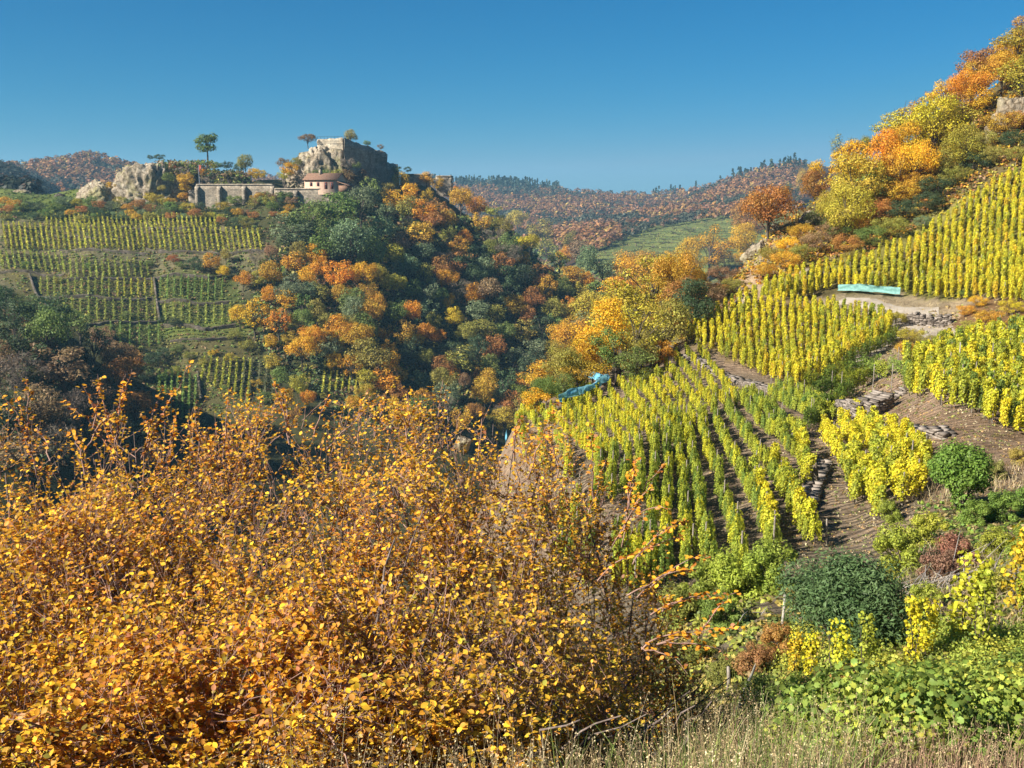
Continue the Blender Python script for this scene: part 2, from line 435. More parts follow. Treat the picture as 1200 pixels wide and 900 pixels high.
# ------------------------------------------------------------------ the ground sheet and its cover
GU, GV = pix(GS, T)
gcol = np.zeros(GS.shape + (3,)); gcol[:] = (.055, .06, .025)
furrow = np.zeros(GS.shape); terrace = np.zeros(GS.shape)
def paint(poly, c, y0, y1, f=None, te=None, soft=0.0):
    du = 6 * fbm(GX / (GY * .03), GL * 30, 5, 3); dv = 4 * fbm(GX / (GY * .03), GL * 30, 9, 3)
    m = inpoly(GU + du, GV + dv, poly) & (GY > y0) & (GY < y1)
    gcol[m] = c
    if f is not None: furrow[m] = f
    if te is not None: terrace[m] = te
SOIL = (.26, .20, .145); TAN = (.34, .27, .18); DRY = (.20, .17, .075)
gcol[GY > 550] = (.07, .045, .03)
m_ = (GY < 160) & (GX > -15); gcol[m_] = (.12, .10, .045)                                  # rough ground of the near hill
gcol[(GY < 9)] = (.10, .085, .035)
paint([(560, 470), (700, 440), (780, 400), (860, 360), (1000, 380), (1210, 400), (1210, 760), (700, 760), (560, 640)], SOIL, 9, 110, .35)
paint([(680, 560), (820, 480), (1000, 560), (1100, 620), (1100, 700), (760, 760), (680, 700)], (.27, .205, .15), 15, 62, .7)
paint([(790, 400), (950, 455), (1060, 370), (1040, 350), (870, 345)], (.22, .17, .09), 70, 118, .1)
paint([(955, 350), (1060, 345), (1190, 352), (1150, 385), (1060, 385), (960, 372)], TAN, 80, 110)
paint([(1120, 365), (1210, 340), (1210, 380), (1120, 400)], (.19, .12, .06), 60, 110)
paint([(865, 285), (930, 265), (1000, 300), (900, 350), (860, 345)], TAN, 95, 150)
paint([(890, 330), (1210, 190), (1210, 350), (1060, 345), (980, 330), (900, 352)], (.20, .19, .05), 95, 140)
paint([(940, 440), (1060, 380), (1090, 400), (960, 470)], TAN, 55, 95)
paint([(1040, 470), (1210, 500), (1210, 590), (1100, 600), (1000, 520), (960, 470)], (.24, .175, .12), 25, 75, .4)
paint([(1090, 600), (1210, 590), (1210, 700), (1060, 690)], (.16, .15, .07), 15, 40)
CV = (.15, .135, .075)
paint([(-60, 215), (140, 222), (135, 245), (-60, 262)], (.115, .15, .035), 340, 440)        # meadow by the rock
paint([(-60, 262), (250, 255), (320, 290), (300, 345), (-60, 345)], CV, 300, 380)
paint([(0, 320), (270, 318), (290, 400), (330, 480), (170, 520), (160, 430), (60, 370)], (.10, .095, .04), 250, 345)
paint([(185, 318), (270, 318), (285, 395), (190, 395)], (.10, .115, .035), 250, 345)
paint([(100, 375), (300, 375), (300, 385), (160, 392)], (.12, .16, .035), 250, 345)
paint([(380, 410), (425, 405), (440, 480), (375, 480)], (.12, .11, .06), 230, 330)
paint([(700, 255), (960, 240), (960, 330), (680, 330), (680, 290)], (.135, .165, .06), 580, 1010, None, 1.0)
def build_ground():
    V = np.stack([GX, GY, T * GY], -1).reshape(-1, 3)
    nr, nc = GS.shape
    i = (np.arange(nr - 1)[:, None] * nc + np.arange(nc - 1)).ravel()
    me = mesh_np('ground', V, [np.c_[i, i + 1, i + nc + 1, i + nc]], M['ground'], True, None, gcol.reshape(-1, 3))
    for nm, a in (('furrow', furrow), ('terrace', terrace)):
        at = me.attributes.new(nm, 'FLOAT', 'POINT'); at.data.foreach_set('value', a.ravel().astype(np.float32))
    tag(link('ground', me), kind='structure')
    xs = np.linspace(-60, 60, 61); ys = np.linspace(-60, .75, 31)
    X, Y = np.meshgrid(xs, ys); Z = -1.62 - 0.06 * (Y - .7) * -1 + .04 * np.clip(X, 0, 99) - .1 * np.clip(-X, 0, 99) - .03 * np.hypot(X, Y) + .1 * fbm(X * .3, Y * .3)
    i = (np.arange(30)[:, None] * 61 + np.arange(60)).ravel()
    me = mesh_np('ground_behind', np.stack([X, Y, Z], -1).reshape(-1, 3), [np.c_[i, i + 1, i + 62, i + 61]], M['ground'], True, None, (.10, .085, .035))
    tag(link('hillside_ground', me), kind='structure')
build_ground()

# the thin blue air of the valley
def build_haze():
    zlo, zhi = float((T * GY).min()) - 1.5, 176.0
    x, y0, y1 = 21500, -62, 7100
    V = [(-x, y0, zlo), (x, y0, zlo), (x, y1, zlo), (-x, y1, zlo), (-x, y0, zhi), (x, y0, zhi), (x, y1, zhi), (-x, y1, zhi)]
    m, nt = mat('haze_air'); v = nd(nt, 'ShaderNodeVolumePrincipled')
    v.inputs['Color'].default_value = (.36, .72, 1.0, 1); v.inputs['Density'].default_value = .00016; v.inputs['Anisotropy'].default_value = .1
    o = nd(nt, 'ShaderNodeOutputMaterial'); nt.links.new(v.outputs[0], o.inputs['Volume'])
    tag(link('haze', mesh_np('haze', V, [[(0, 3, 2, 1), (4, 5, 6, 7), (0, 1, 5, 4), (1, 2, 6, 5), (2, 3, 7, 6), (3, 0, 4, 7)]], m)), kind='stuff')
build_haze()

# ------------------------------------------------------------------ foliage building blocks
def unit(a): return a / np.maximum(np.linalg.norm(a, axis=-1, keepdims=True), 1e-9)
def rdir(n, rng=RNG): return unit(rng.normal(size=(n, 3)))
def leaf_quads(P, size, N=None, spread=.8, aspect=.65, rng=RNG, rnd=None):
    """diamond leaves at P, roughly facing N"""
    n = len(P); size = np.broadcast_to(size, (n,))[:, None]
    N = rdir(n, rng) if N is None else unit(N + spread * rdir(n, rng))
    Tn = unit(np.cross(N, rdir(n, rng))); B = np.cross(N, Tn)
    a = size * .5 * rng.uniform(.8, 1.2, (n, 1)); b = a * aspect
    V = np.stack([P - Tn * a, P + B * b, P + Tn * a, P - B * b], 1).reshape(-1, 3)
    Fq = np.arange(n * 4).reshape(-1, 4)
    r = rng.random(n) if rnd is None else rnd
    return V, Fq, np.repeat(r, 4)
def tube(pts, rad, k=6, cap=False):
    pts = np.asarray(pts, float); rad = np.broadcast_to(rad, (len(pts),))
    d = unit(np.gradient(pts, axis=0)); up = np.where(np.abs(d[:, 2:3]) > .9, [[1., 0, 0]], [[0, 0, 1.]])
    a = unit(np.cross(d, up)); b = np.cross(d, a)
    an = np.arange(k) * 2 * np.pi / k
    V = pts[:, None] + rad[:, None, None] * (np.cos(an)[None, :, None] * a[:, None] + np.sin(an)[None, :, None] * b[:, None])
    i = np.arange(len(pts) - 1)[:, None] * k + np.arange(k); j = np.arange(len(pts) - 1)[:, None] * k + (np.arange(k) + 1) % k
    return V.reshape(-1, 3), np.stack([i, j, j + k, i + k], -1).reshape(-1, 4)

def tree_proto(name, seed, kind='round', nl=4500, leaf=.04):
    """unit tree, one unit tall: returns (trunk mesh, crown mesh)"""
    rng = np.random.default_rng(seed)
    lob = []
    if kind == 'conifer':
        z = rng.uniform(.12, 1, nl); z = .12 + .88 * (z - .12) / .88
        r = (1.02 - z) * .27 * (.75 + .35 * np.sin(z * 60 + rng.uniform(0, 6)) ** 2) * np.sqrt(rng.uniform(.2, 1, nl))
        th = rng.uniform(0, 6.283, nl); P = np.c_[r * np.cos(th), r * np.sin(th), z - r * .35]
        V, Fq, rr = leaf_quads(P, leaf, np.c_[np.cos(th), np.sin(th), np.full(nl, .8)], .7, .5, rng)
        tz = np.linspace(-.05, .97, 6); tv, tf = tube(np.c_[0 * tz, 0 * tz, tz], .022 * (1.03 - tz), 6)
        g = Geo(); g.add(tv, [tf]); gc = Geo(); gc.add(V, [Fq], rr)
        return g.mesh(name + '_trunk', M['bark']), gc.mesh(name + '_crown', M['leaf'])
    W = {'round': (.40, .40, .18), 'tall': (.25, .44, .15), 'spread': (.52, .30, .26), 'shrub': (.55, .46, .05), 'sparse': (.36, .40, .22), 'bare': (.38, .42, .2), 'pine': (.27, .36, .3)}[kind]
    n = {'round': 26, 'tall': 22, 'spread': 28, 'shrub': 26, 'sparse': 16, 'bare': 22, 'pine': 20}[kind]
    cz = 1 - W[1] - .02
    for k in range(n):
        d = rdir(1, rng)[0]; d[2] = d[2] * .9 + .12
        rr = rng.uniform(.35, .95) ** .6
        c = np.array([d[0] * W[0] * rr, d[1] * W[0] * rr, cz + d[2] * W[1] * rr * .85])
        if kind == 'shrub': c[2] = max(c[2], .12)
        lob.append((c, rng.uniform(.10, .19) * (1.15 if kind in ('round', 'spread', 'shrub') else .85) * (1.1 - .35 * rr), rng.random()))
    g = Geo()
    for k in range(n * 1):
        c, r, w = lob[k]
        m = max(8, int(nl / n * (r / .16) ** 2))
        d = rdir(m, rng); d[:, 2] += .18; d = unit(d)
        rad = r * rng.uniform(.55, 1.12, m) * (1 + .3 * vnoise(d[:, 0] * 2.5 + k, d[:, 1] * 2.5, d[:, 2] * 2.5))
        P = c + d * rad[:, None] * [1.1, 1.1, .85]
        keep = np.ones(m, bool)
        for j, (c2, r2, _) in enumerate(lob):
            if j != k: keep &= ((P - c2) ** 2).sum(1) > (r2 * .55) ** 2
        P, d = P[keep], d[keep]
        if kind == 'bare':
            V, Fq, rr = leaf_quads(P, leaf * 2.0, rdir(len(P), rng), .3, .10, rng)
        else:
            V, Fq, rr = leaf_quads(P, leaf * rng.uniform(.7, 1.25, len(P)), d + [0, 0, .35], .75, .7, rng)
        g.add(V, [Fq], np.clip(.55 * w + .45 * rr, 0, 1))
    t = Geo()
    zz = np.linspace(-.06, cz, 6); bend = rng.uniform(-.03, .03, 2)
    tp = np.c_[bend[0] * np.sin(zz * 4), bend[1] * np.sin(zz * 5), zz]
    thick = .012 if kind in ('shrub', 'bare') else .02
    t.add(*(lambda a: (a[0], [a[1]]))(tube(tp, thick * np.linspace(1.3, .45, 6), 7)))
    for k in range(min(n, 16)):
        c = lob[k][0]; s = tp[rng.integers(1 if kind == 'shrub' else 2, 5)]
        mid = (s + c) / 2 + [0, 0, .03] + rng.normal(0, .012, 3)
        v, f = tube([s, mid, c, c + (c - mid) * .6], [thick * .5, thick * .35, thick * .2, thick * .08], 4); t.add(v, [f])
    return t.mesh(name + '_trunk', M['bark']), g.mesh(name + '_crown', M['leaf'])

PR = {'round': [tree_proto('round%d' % k, 10 + k, 'round') for k in range(4)],
      'tall': [tree_proto('tall%d' % k, 20 + k, 'tall') for k in range(3)],
      'spread': [tree_proto('spread%d' % k, 30 + k, 'spread', 5000) for k in range(2)],
      'shrub': [tree_proto('shrub%d' % k, 40 + k, 'shrub', 2600, .055) for k in range(4)],
      'sparse': [tree_proto('sparse%d' % k, 50 + k, 'sparse', 2600, .04) for k in range(2)],
      'bare': [tree_proto('bare%d' % k, 60 + k, 'bare', 3000, .04) for k in range(2)],
      'pine': [tree_proto('pine%d' % k, 70 + k, 'pine', 4200, .045) for k in range(2)],
      'conifer': [tree_proto('conifer%d' % k, 80 + k, 'conifer', 2200, .05) for k in range(2)],
      'fine': [tree_proto('fine%d' % k, 90 + k, 'round', 11000, .027) for k in range(3)],
      'finespread': [tree_proto('finespread%d' % k, 95 + k, 'spread', 11000, .026) for k in range(2)],
      'finetall': [tree_proto('finetall%d' % k, 110 + k, 'tall', 8500, .026) for k in range(2)],
      'finesparse': [tree_proto('finesparse%d' % k, 115 + k, 'sparse', 6500, .026) for k in range(2)],
      'fineshrub': [tree_proto('fineshrub%d' % k, 97 + k, 'shrub', 7000, .034) for k in range(3)]}
# leaf colours (what the leaves are made of, not how they are lit)
PAL = {'orange': (.68, .28, .03), 'amber': (.58, .31, .04), 'golden': (.70, .39, .03), 'yellow': (.66, .47, .035),
       'rust': (.43, .18, .055), 'brown': (.30, .18, .095), 'grey-brown': (.24, .19, .14), 'olive': (.33, .28, .06),
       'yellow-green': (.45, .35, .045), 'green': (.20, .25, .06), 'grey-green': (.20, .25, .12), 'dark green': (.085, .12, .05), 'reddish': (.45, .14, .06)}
REG = {}          # registry for labels: (region, kind, colour) -> list of (photo u, object)
def tree(kind, u, v, hpx, colour, region, name='tree', lo=1.0, wide=1.0, at=None, sink=.02):
    """plants a tree whose foot is on the ground seen at photo pixel (u, v) and that shows about hpx tall"""
    p = at or hit(u, v, lo)
    h = hpx * p.y / F
    tr, cr = random.choice(PR[kind])
    o = empty(name, (p.x, p.y, p.z - sink * h), random.uniform(0, 6.28))
    o.scale = (h * wide, h * wide, h)
    c = np.array(PAL[colour]) * random.uniform(.85, 1.15) * np.array([random.uniform(.92, 1.08), random.uniform(.92, 1.08), 1])
    link('trunk', tr, o)
    link('crown', cr, o, color=c)
    REG.setdefault((region, name, colour), []).append((u, o))
    return o

# ------------------------------------------------------------------ castle hill: trees one by one
def crown(cu, cv, w, colour, region, kind=None, ratio=1.25, lo=200, name='tree'):
    w *= 1.1 if lo > 100 else (1.36 if cu < 850 else 1.16)
    kind = kind or random.choice(['round', 'round', 'tall', 'tall', 'spread', 'sparse'])
    h = w * ratio
    return tree(kind, cu, cv + .5 * h, h, colour, region, name, lo, wide=random.uniform(.85, 1.2) / ratio / {'round': .95, 'tall': .62, 'spread': 1.15, 'shrub': 1.2, 'sparse': .85, 'bare': .85, 'pine': .6, 'conifer': .55, 'fine': .95, 'finespread': 1.15, 'finetall': .66, 'finesparse': .85, 'fineshrub': 1.2}[kind])
CH = 'on the wooded flank below the ruin'
C1 = [(345, 275, 40, 'grey-green'), (365, 262, 46, 'green'), (400, 258, 52, 'green'), (424, 248, 42, 'grey-green'), (412, 288, 48, 'grey-green'), (436, 300, 38, 'green'), (382, 288, 38, 'green'), (446, 274, 32, 'grey-green'), (352, 300, 26, 'olive'),
      (300, 373, 42, 'golden'), (282, 372, 22, 'golden'), (328, 380, 34, 'orange'), (340, 356, 28, 'golden'), (318, 350, 22, 'orange'), (372, 300, 24, 'golden'), (374, 318, 28, 'orange'), (360, 328, 26, 'golden'), (398, 326, 32, 'orange'), (427, 330, 32, 'golden'), (430, 350, 26, 'amber'), (318, 322, 26, 'amber'), (345, 310, 24, 'amber'), (303, 328, 18, 'yellow-green'), (286, 330, 20, 'orange'), (262, 322, 13, 'yellow'), (248, 308, 20, 'amber'), (265, 300, 14, 'olive'),
      (355, 416, 34, 'golden'), (368, 402, 28, 'orange'), (400, 388, 34, 'orange'), (420, 402, 34, 'amber'), (436, 420, 42, 'olive'), (412, 432, 30, 'orange'), (392, 428, 22, 'golden'), (449, 392, 22, 'orange'), (456, 412, 26, 'amber'), (430, 446, 26, 'yellow-green'), (458, 430, 26, 'golden'), (500, 396, 26, 'orange'), (514, 398, 18, 'orange'), (488, 402, 18, 'golden'),
      (526, 356, 18, 'golden'), (533, 374, 24, 'yellow'), (547, 392, 24, 'olive'), (538, 292, 28, 'amber'), (538, 312, 30, 'rust'), (545, 282, 20, 'orange'), (566, 262, 24, 'amber'),
      (408, 212, 20, 'brown'), (392, 206, 16, 'yellow-green'), (425, 212, 20, 'brown'), (441, 209, 16, 'amber'), (455, 226, 22, 'olive'), (470, 215, 20, 'amber'), (482, 228, 22, 'golden'), (500, 232, 22, 'amber'), (512, 216, 18, 'amber'), (500, 210, 14, 'golden'), (478, 246, 26, 'olive'), (497, 248, 26, 'orange'), (512, 246, 26, 'rust'), (524, 262, 24, 'amber'), (540, 238, 28, 'amber'), (528, 226, 18, 'orange'), (558, 246, 24, 'orange'), (578, 256, 26, 'olive'), (590, 268, 22, 'olive'), (606, 262, 24, 'yellow-green'), (634, 272, 28, 'olive'), (640, 292, 24, 'olive'), (622, 290, 22, 'yellow-green'), (665, 282, 24, 'olive'), (678, 296, 24, 'brown'), (612, 288, 18, 'yellow'),
      (655, 308, 24, 'yellow-green'), (663, 300, 20, 'orange'), (612, 306, 18, 'amber'), (634, 326, 30, 'rust'), (640, 340, 32, 'amber'), (624, 352, 28, 'rust'), (650, 366, 28, 'olive'), (688, 330, 20, 'orange'), (684, 342, 24, 'yellow-green'), (618, 376, 24, 'rust'), (612, 392, 30, 'olive'), (604, 362, 26, 'amber'), (592, 395, 26, 'green'),
      (500, 342, 34, 'grey-green'), (484, 340, 22, 'green'), (516, 352, 22, 'green'), (502, 366, 26, 'grey-green'), (508, 378, 22, 'olive'), (498, 300, 26, 'grey-green'), (460, 322, 28, 'dark green'), (470, 290, 28, 'brown'), (476, 268, 26, 'grey-brown'), (590, 330, 34, 'dark green'), (572, 350, 34, 'brown'), (560, 300, 26, 'dark green'), (556, 330, 26, 'dark green'),
      (560, 438, 20, 'amber'), (532, 440, 18, 'orange'), (575, 440, 16, 'yellow'), (545, 450, 18, 'brown'), (500, 424, 24, 'olive'), (520, 430, 26, 'rust'), (560, 410, 30, 'dark green'), (530, 412, 24, 'dark green'), (470, 440, 20, 'amber'), (478, 420, 22, 'dark green'), (430, 466, 24, 'yellow-green'), (415, 478, 22, 'golden'), (448, 474, 22, 'brown'), (466, 464, 20, 'rust'),
      (320, 425, 20, 'yellow-green'), (330, 446, 24, 'green'), (318, 402, 18, 'golden'), (340, 398, 18, 'yellow-green'), (335, 470, 26, 'amber'), (352, 452, 24, 'yellow-green'), (362, 470, 22, 'orange'), (345, 485, 22, 'rust'),
      (345, 335, 26, 'grey-green'), (378, 345, 28, 'olive'), (400, 352, 26, 'amber'), (300, 305, 18, 'grey-brown'), (318, 300, 18, 'brown'), (372, 365, 26, 'olive'), (365, 345, 24, 'grey-green')]
for c in C1: crown(*c, CH, kind='bare' if c[3] == 'grey-brown' else None)
placed = [(c[0], c[1]) for c in C1]
FLANK = [(430, 225), (520, 232), (600, 262), (690, 292), (735, 330), (720, 380), (660, 440), (600, 480), (560, 500), (520, 495), (470, 500), (425, 480), (440, 430), (300, 380), (330, 330), (455, 320), (445, 260)]
n = 0
while n < 96:
    u, v = random.uniform(300, 745), random.uniform(225, 510)
    if not inpoly([u], [v], FLANK)[0]: continue
    if min((u - a) ** 2 + (v - b) ** 2 for a, b in placed) < 15 ** 2 and random.random() < .97: continue
    placed.append((u, v)); n += 1
    pal = ['dark green', 'green', 'olive', 'amber', 'grey-brown', 'green', 'amber', 'rust', 'olive', 'grey-green', 'orange'] if u > 470 else ['olive', 'green', 'amber', 'golden', 'orange', 'grey-green', 'yellow-green']
    c = random.choice(pal)
    crown(u, v, random.uniform(22, 34), c, CH, kind='bare' if c == 'grey-brown' else None, ratio=random.uniform(1.1, 1.5))

# bushes under the castle wall and along the terraces
BU = 'between the castle wall and the terraced vines'
for k in range(74):
    for _ in range(30):
        u, v = random.uniform(0, 350), random.uniform(236, 262)
        if v > 236 + (0 if u > 150 else 6) and min([(u - a) ** 2 + (v - b) ** 2 for a, b in placed[-80:]] + [999]) > 60: break
    placed.append((u, v))
    w = random.uniform(10, 18)
    tree('shrub', u, v, w * .8, random.choice(['olive', 'green', 'dark green', 'green', 'dark green', 'amber', 'rust', 'yellow-green', 'grey-green', 'brown']), BU, 'shrub', 300, 1.2)
TV = 'among the terraced vines across the valley'
for u, v, w, c in [(203, 312, 13, 'reddish'), (212, 316, 10, 'green'), (228, 318, 16, 'dark green'), (236, 322, 12, 'dark green'), (205, 385, 14, 'dark green'), (190, 380, 9, 'dark green'), (248, 418, 8, 'yellow'), (252, 417, 7, 'amber'), (222, 425, 12, 'olive'), (238, 432, 11, 'olive'), (275, 400, 14, 'olive'), (270, 425, 12, 'yellow-green'), (175, 316, 10, 'green'), (160, 318, 9, 'dark green'), (290, 415, 18, 'olive'), (150, 374, 10, 'green'), (105, 318, 9, 'green'), (192, 422, 16, 'dark green'), (208, 416, 14, 'green'), (180, 430, 18, 'dark green'), (30, 316, 9, 'green'), (260, 265, 12, 'rust'), (275, 270, 15, 'dark green'), (290, 268, 14, 'olive'), (68, 333, 8, 'olive'), (300, 455, 12, 'amber'), (265, 462, 10, 'green'), (310, 474, 16, 'green'), (150, 440, 18, 'dark green'), (170, 448, 20, 'dark green'), (190, 450, 14, 'green'), (205, 440, 12, 'olive'), (378, 470, 10, 'olive')]:
    tree('shrub', u, v, w, c, TV, 'shrub', 240, 1.15)
for k in range(12):
    tree('shrub', random.uniform(300, 345), random.uniform(232, 246), random.uniform(9, 14), random.choice(['olive', 'brown', 'amber', 'green']), BU, 'shrub', 300, 1.2)

# dark wood on the shaded spur at the left
SH = 'in the shaded wood at the left'
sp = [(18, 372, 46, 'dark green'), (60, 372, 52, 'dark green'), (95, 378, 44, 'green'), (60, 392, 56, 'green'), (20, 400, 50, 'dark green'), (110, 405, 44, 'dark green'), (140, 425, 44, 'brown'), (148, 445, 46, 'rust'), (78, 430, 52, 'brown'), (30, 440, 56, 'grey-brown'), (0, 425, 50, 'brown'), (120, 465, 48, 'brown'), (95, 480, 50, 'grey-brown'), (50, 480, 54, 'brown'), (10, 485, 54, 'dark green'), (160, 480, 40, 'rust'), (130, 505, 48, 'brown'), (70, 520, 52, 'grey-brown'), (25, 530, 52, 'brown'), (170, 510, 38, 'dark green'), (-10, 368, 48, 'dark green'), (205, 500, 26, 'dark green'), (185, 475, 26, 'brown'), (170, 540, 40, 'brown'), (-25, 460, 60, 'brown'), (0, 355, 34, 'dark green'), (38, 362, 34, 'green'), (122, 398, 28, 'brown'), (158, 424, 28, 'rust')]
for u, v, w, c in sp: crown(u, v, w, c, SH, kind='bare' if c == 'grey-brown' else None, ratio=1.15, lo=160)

# trees of the near spur, right
RS = 'on the steep slope at the right'
R1 = [(1192, 62, 46, 'yellow-green'), (1176, 50, 34, 'rust'), (1200, 36, 34, 'amber'), (1150, 78, 44, 'rust'), (1172, 88, 40, 'amber'), (1138, 96, 38, 'amber'), (1196, 95, 46, 'yellow-green'), (1122, 92, 30, 'rust'), (1110, 116, 40, 'golden'), (1140, 120, 34, 'golden'), (1066, 128, 40, 'golden'), (1088, 126, 32, 'amber'), (1092, 152, 62, 'yellow'), (1120, 150, 44, 'yellow-green'), (1048, 160, 50, 'yellow-green'), (1060, 178, 46, 'golden'), (1036, 188, 54, 'orange'), (990, 170, 34, 'olive'), (1006, 200, 50, 'golden'), (1000, 222, 60, 'yellow-green'), (965, 206, 42, 'golden'), (955, 222, 34, 'rust'), (930, 226, 26, 'dark green'), (900, 248, 54, 'rust'), (882, 262, 46, 'rust'), (990, 250, 52, 'yellow-green'), (1022, 222, 40, 'green'), (1050, 205, 44, 'amber'), (970, 250, 36, 'yellow-green'), (1072, 200, 44, 'golden'), (1130, 178, 42, 'yellow-green'), (1135, 112, 40, 'orange'), (1160, 148, 22, 'rust'), (1100, 195, 30, 'olive'), (830, 294, 44, 'orange'), (812, 305, 34, 'golden'), (868, 284, 34, 'golden'), (1180, 72, 34, 'golden'), (1120, 128, 30, 'rust'), (945, 212, 26, 'amber'), (1020, 175, 26, 'olive'), (1080, 160, 30, 'amber')]
for u, v, w, c in R1: crown(u, v, w, c, RS, kind='sparse' if (u, w) in ((990, 34),) else random.choice(['fine', 'fine', 'finespread', 'finetall', 'finesparse']), ratio=1.2, lo=60)
R2 = [(762, 340, 70, 'yellow-green'), (728, 368, 62, 'yellow-green'), (706, 392, 60, 'golden'), (745, 392, 66, 'yellow-green'), (792, 338, 54, 'amber'), (800, 352, 44, 'rust'), (815, 358, 44, 'dark green'), (832, 350, 30, 'brown'), (775, 385, 50, 'olive'), (722, 412, 52, 'green'), (694, 418, 44, 'golden'), (662, 430, 42, 'olive'), (640, 442, 36, 'amber'), (622, 458, 32, 'green'), (782, 378, 30, 'orange'), (745, 428, 36, 'green'), (676, 436, 34, 'amber'), (640, 462, 30, 'green'), (605, 476, 28, 'olive'), (780, 320, 36, 'golden'), (748, 318, 40, 'amber'), (680, 400, 36, 'rust'), (770, 415, 30, 'orange'), (720, 345, 30, 'golden'), (590, 492, 26, 'yellow-green'), (700, 372, 44, 'yellow-green'), (672, 405, 40, 'golden'), (650, 425, 34, 'yellow-green'), (735, 335, 46, 'golden'), (765, 365, 46, 'amber'), (750, 410, 44, 'olive'), (715, 395, 40, 'green'), (688, 425, 34, 'orange'), (628, 470, 28, 'golden'), (800, 325, 40, 'orange'), (812, 335, 34, 'amber'), (660, 452, 26, 'green')]
for u, v, w, c in R2: crown(u, v, w, c, 'on the near spur beside the vineyard', kind=random.choice(['fine', 'fine', 'finespread', 'finetall', 'finesparse']), ratio=1.15, lo=60)
# shrubs of the right slope
RB = 'above the yellow vineyard at the right'
for u, v, w, c in [(1188, 178, 24, 'dark green'), (1165, 195, 26, 'olive'), (1140, 205, 26, 'dark green'), (1118, 222, 26, 'olive'), (1098, 235, 30, 'dark green'), (1085, 252, 28, 'dark green'), (1060, 262, 30, 'dark green'), (1040, 280, 28, 'olive'), (1020, 292, 28, 'green'), (1075, 232, 30, 'amber'), (1050, 242, 34, 'amber'), (1030, 262, 32, 'rust'), (1010, 280, 30, 'amber'), (990, 300, 28, 'rust'), (1100, 212, 30, 'amber'), (1125, 195, 30, 'golden'), (1150, 180, 26, 'olive'), (1175, 162, 30, 'amber'), (1195, 155, 26, 'rust'), (970, 285, 26, 'brown'), (955, 298, 28, 'brown'), (940, 285, 24, 'amber'), (925, 300, 24, 'golden'), (920, 318, 26, 'amber'), (905, 310, 22, 'olive'), (985, 285, 24, 'green'), (960, 270, 26, 'green'), (940, 310, 24, 'olive'), (1000, 312, 18, 'olive'), (895, 328, 20, 'amber'), (845, 335, 26, 'brown'), (858, 345, 20, 'olive'), (835, 352, 24, 'rust'), (825, 372, 20, 'brown'), (848, 320, 26, 'brown'), (872, 312, 18, 'golden'), (1190, 195, 22, 'olive'), (1080, 270, 18, 'grey-green')]:
    tree('fineshrub', u, v, w, c, RB, 'shrub', 60, 1.25)
PB = 'along the path and the vineyard edge'
for u, v, w, c in [(800, 402, 18, 'brown'), (812, 388, 20, 'rust'), (765, 430, 20, 'orange'), (735, 435, 20, 'orange'), (750, 445, 18, 'yellow-green'), (712, 440, 16, 'green'), (665, 455, 20, 'green'), (640, 470, 22, 'dark green'), (620, 480, 16, 'green'), (1068, 405, 22, 'yellow-green'), (1085, 410, 20, 'olive'), (1060, 418, 20, 'amber'), (1095, 422, 18, 'olive'), (978, 368, 10, 'olive'), (1130, 372, 16, 'amber'), (1145, 362, 16, 'golden'), (1160, 385, 24, 'amber'), (1185, 372, 22, 'yellow'), (1195, 392, 26, 'amber'), (1135, 392, 18, 'olive'), (1050, 382, 18, 'yellow-green'), (1035, 376, 14, 'olive'), (1130, 350, 12, 'green'), (1150, 345, 14, 'yellow')]:
    tree('fineshrub', u, v, w, c, PB, 'shrub', 40, 1.25)

# ------------------------------------------------------------------ forests of the far hills, read as one mass
def far_forest(name, polys, n, pal, hm, leaf, label, group=None):
    g = Geo(); q = 16
    for poly, frac in polys:
        a = np.array(poly); U = RNG.uniform(a[:, 0].min(), a[:, 0].max(), n * 8); V = RNG.uniform(a[:, 1].min(), a[:, 1].max(), n * 8)
        m = inpoly(U, V, poly); U, V = U[m][:int(n * frac)], V[m][:int(n * frac)]
        P = hits(U, V, 450); P = P[~np.isnan(P[:, 0])]
        for p in P:
            c = np.array(pal[int(np.clip((.5 + .75 * float(fbm(p[0] / 60, p[1] / 90, 1, 3)) + RNG.normal(0, .16)) * len(pal), 0, len(pal) - 1))]) * RNG.uniform(.75, 1.25)
            h = hm * RNG.uniform(.7, 1.35); w = h * .45
            if name.startswith('conifer'):
                z = RNG.uniform(0, 1, q); d = rdir(q); d[:, 2] = 0; d = unit(d)
                L = p + np.c_[d[:, :2] * (h * .2 * (1 - z))[:, None], z * h]
            else:
                d = rdir(q); d[:, 2] = np.abs(d[:, 2]); L = p + [0, 0, h * .4] + d * [w, w, h * .55] * RNG.uniform(.7, 1.05, (q, 1))
            V_, F_, r_ = leaf_quads(L, leaf * h, d + [0, 0, .3], .5, .8)
            g.add(V_, [F_], r_, np.repeat(c[None], len(V_), 0))
    o = link(name, g.mesh(name, M['leafcol'], False, True))
    return tag(o, label, 'forest', kind='stuff')
BR = [(.08, .085, .05), (.20, .11, .06), (.30, .13, .055), (.24, .11, .06), (.36, .18, .06), (.27, .12, .06), (.38, .24, .07), (.22, .10, .06), (.33, .15, .06)]
far_forest('autumn_forest', [([(-60, 190), (20, 183), (110, 176), (190, 196), (200, 232), (-60, 232)], .3), ([(270, 198), (350, 200), (350, 222), (270, 222)], .05), ([(530, 205), (600, 208), (700, 212), (765, 216), (820, 212), (945, 186), (945, 245), (860, 256), (770, 268), (690, 300), (620, 285), (530, 250)], .65)], 9500, BR, 7.5, .36, 'russet autumn forest covering the far hills')
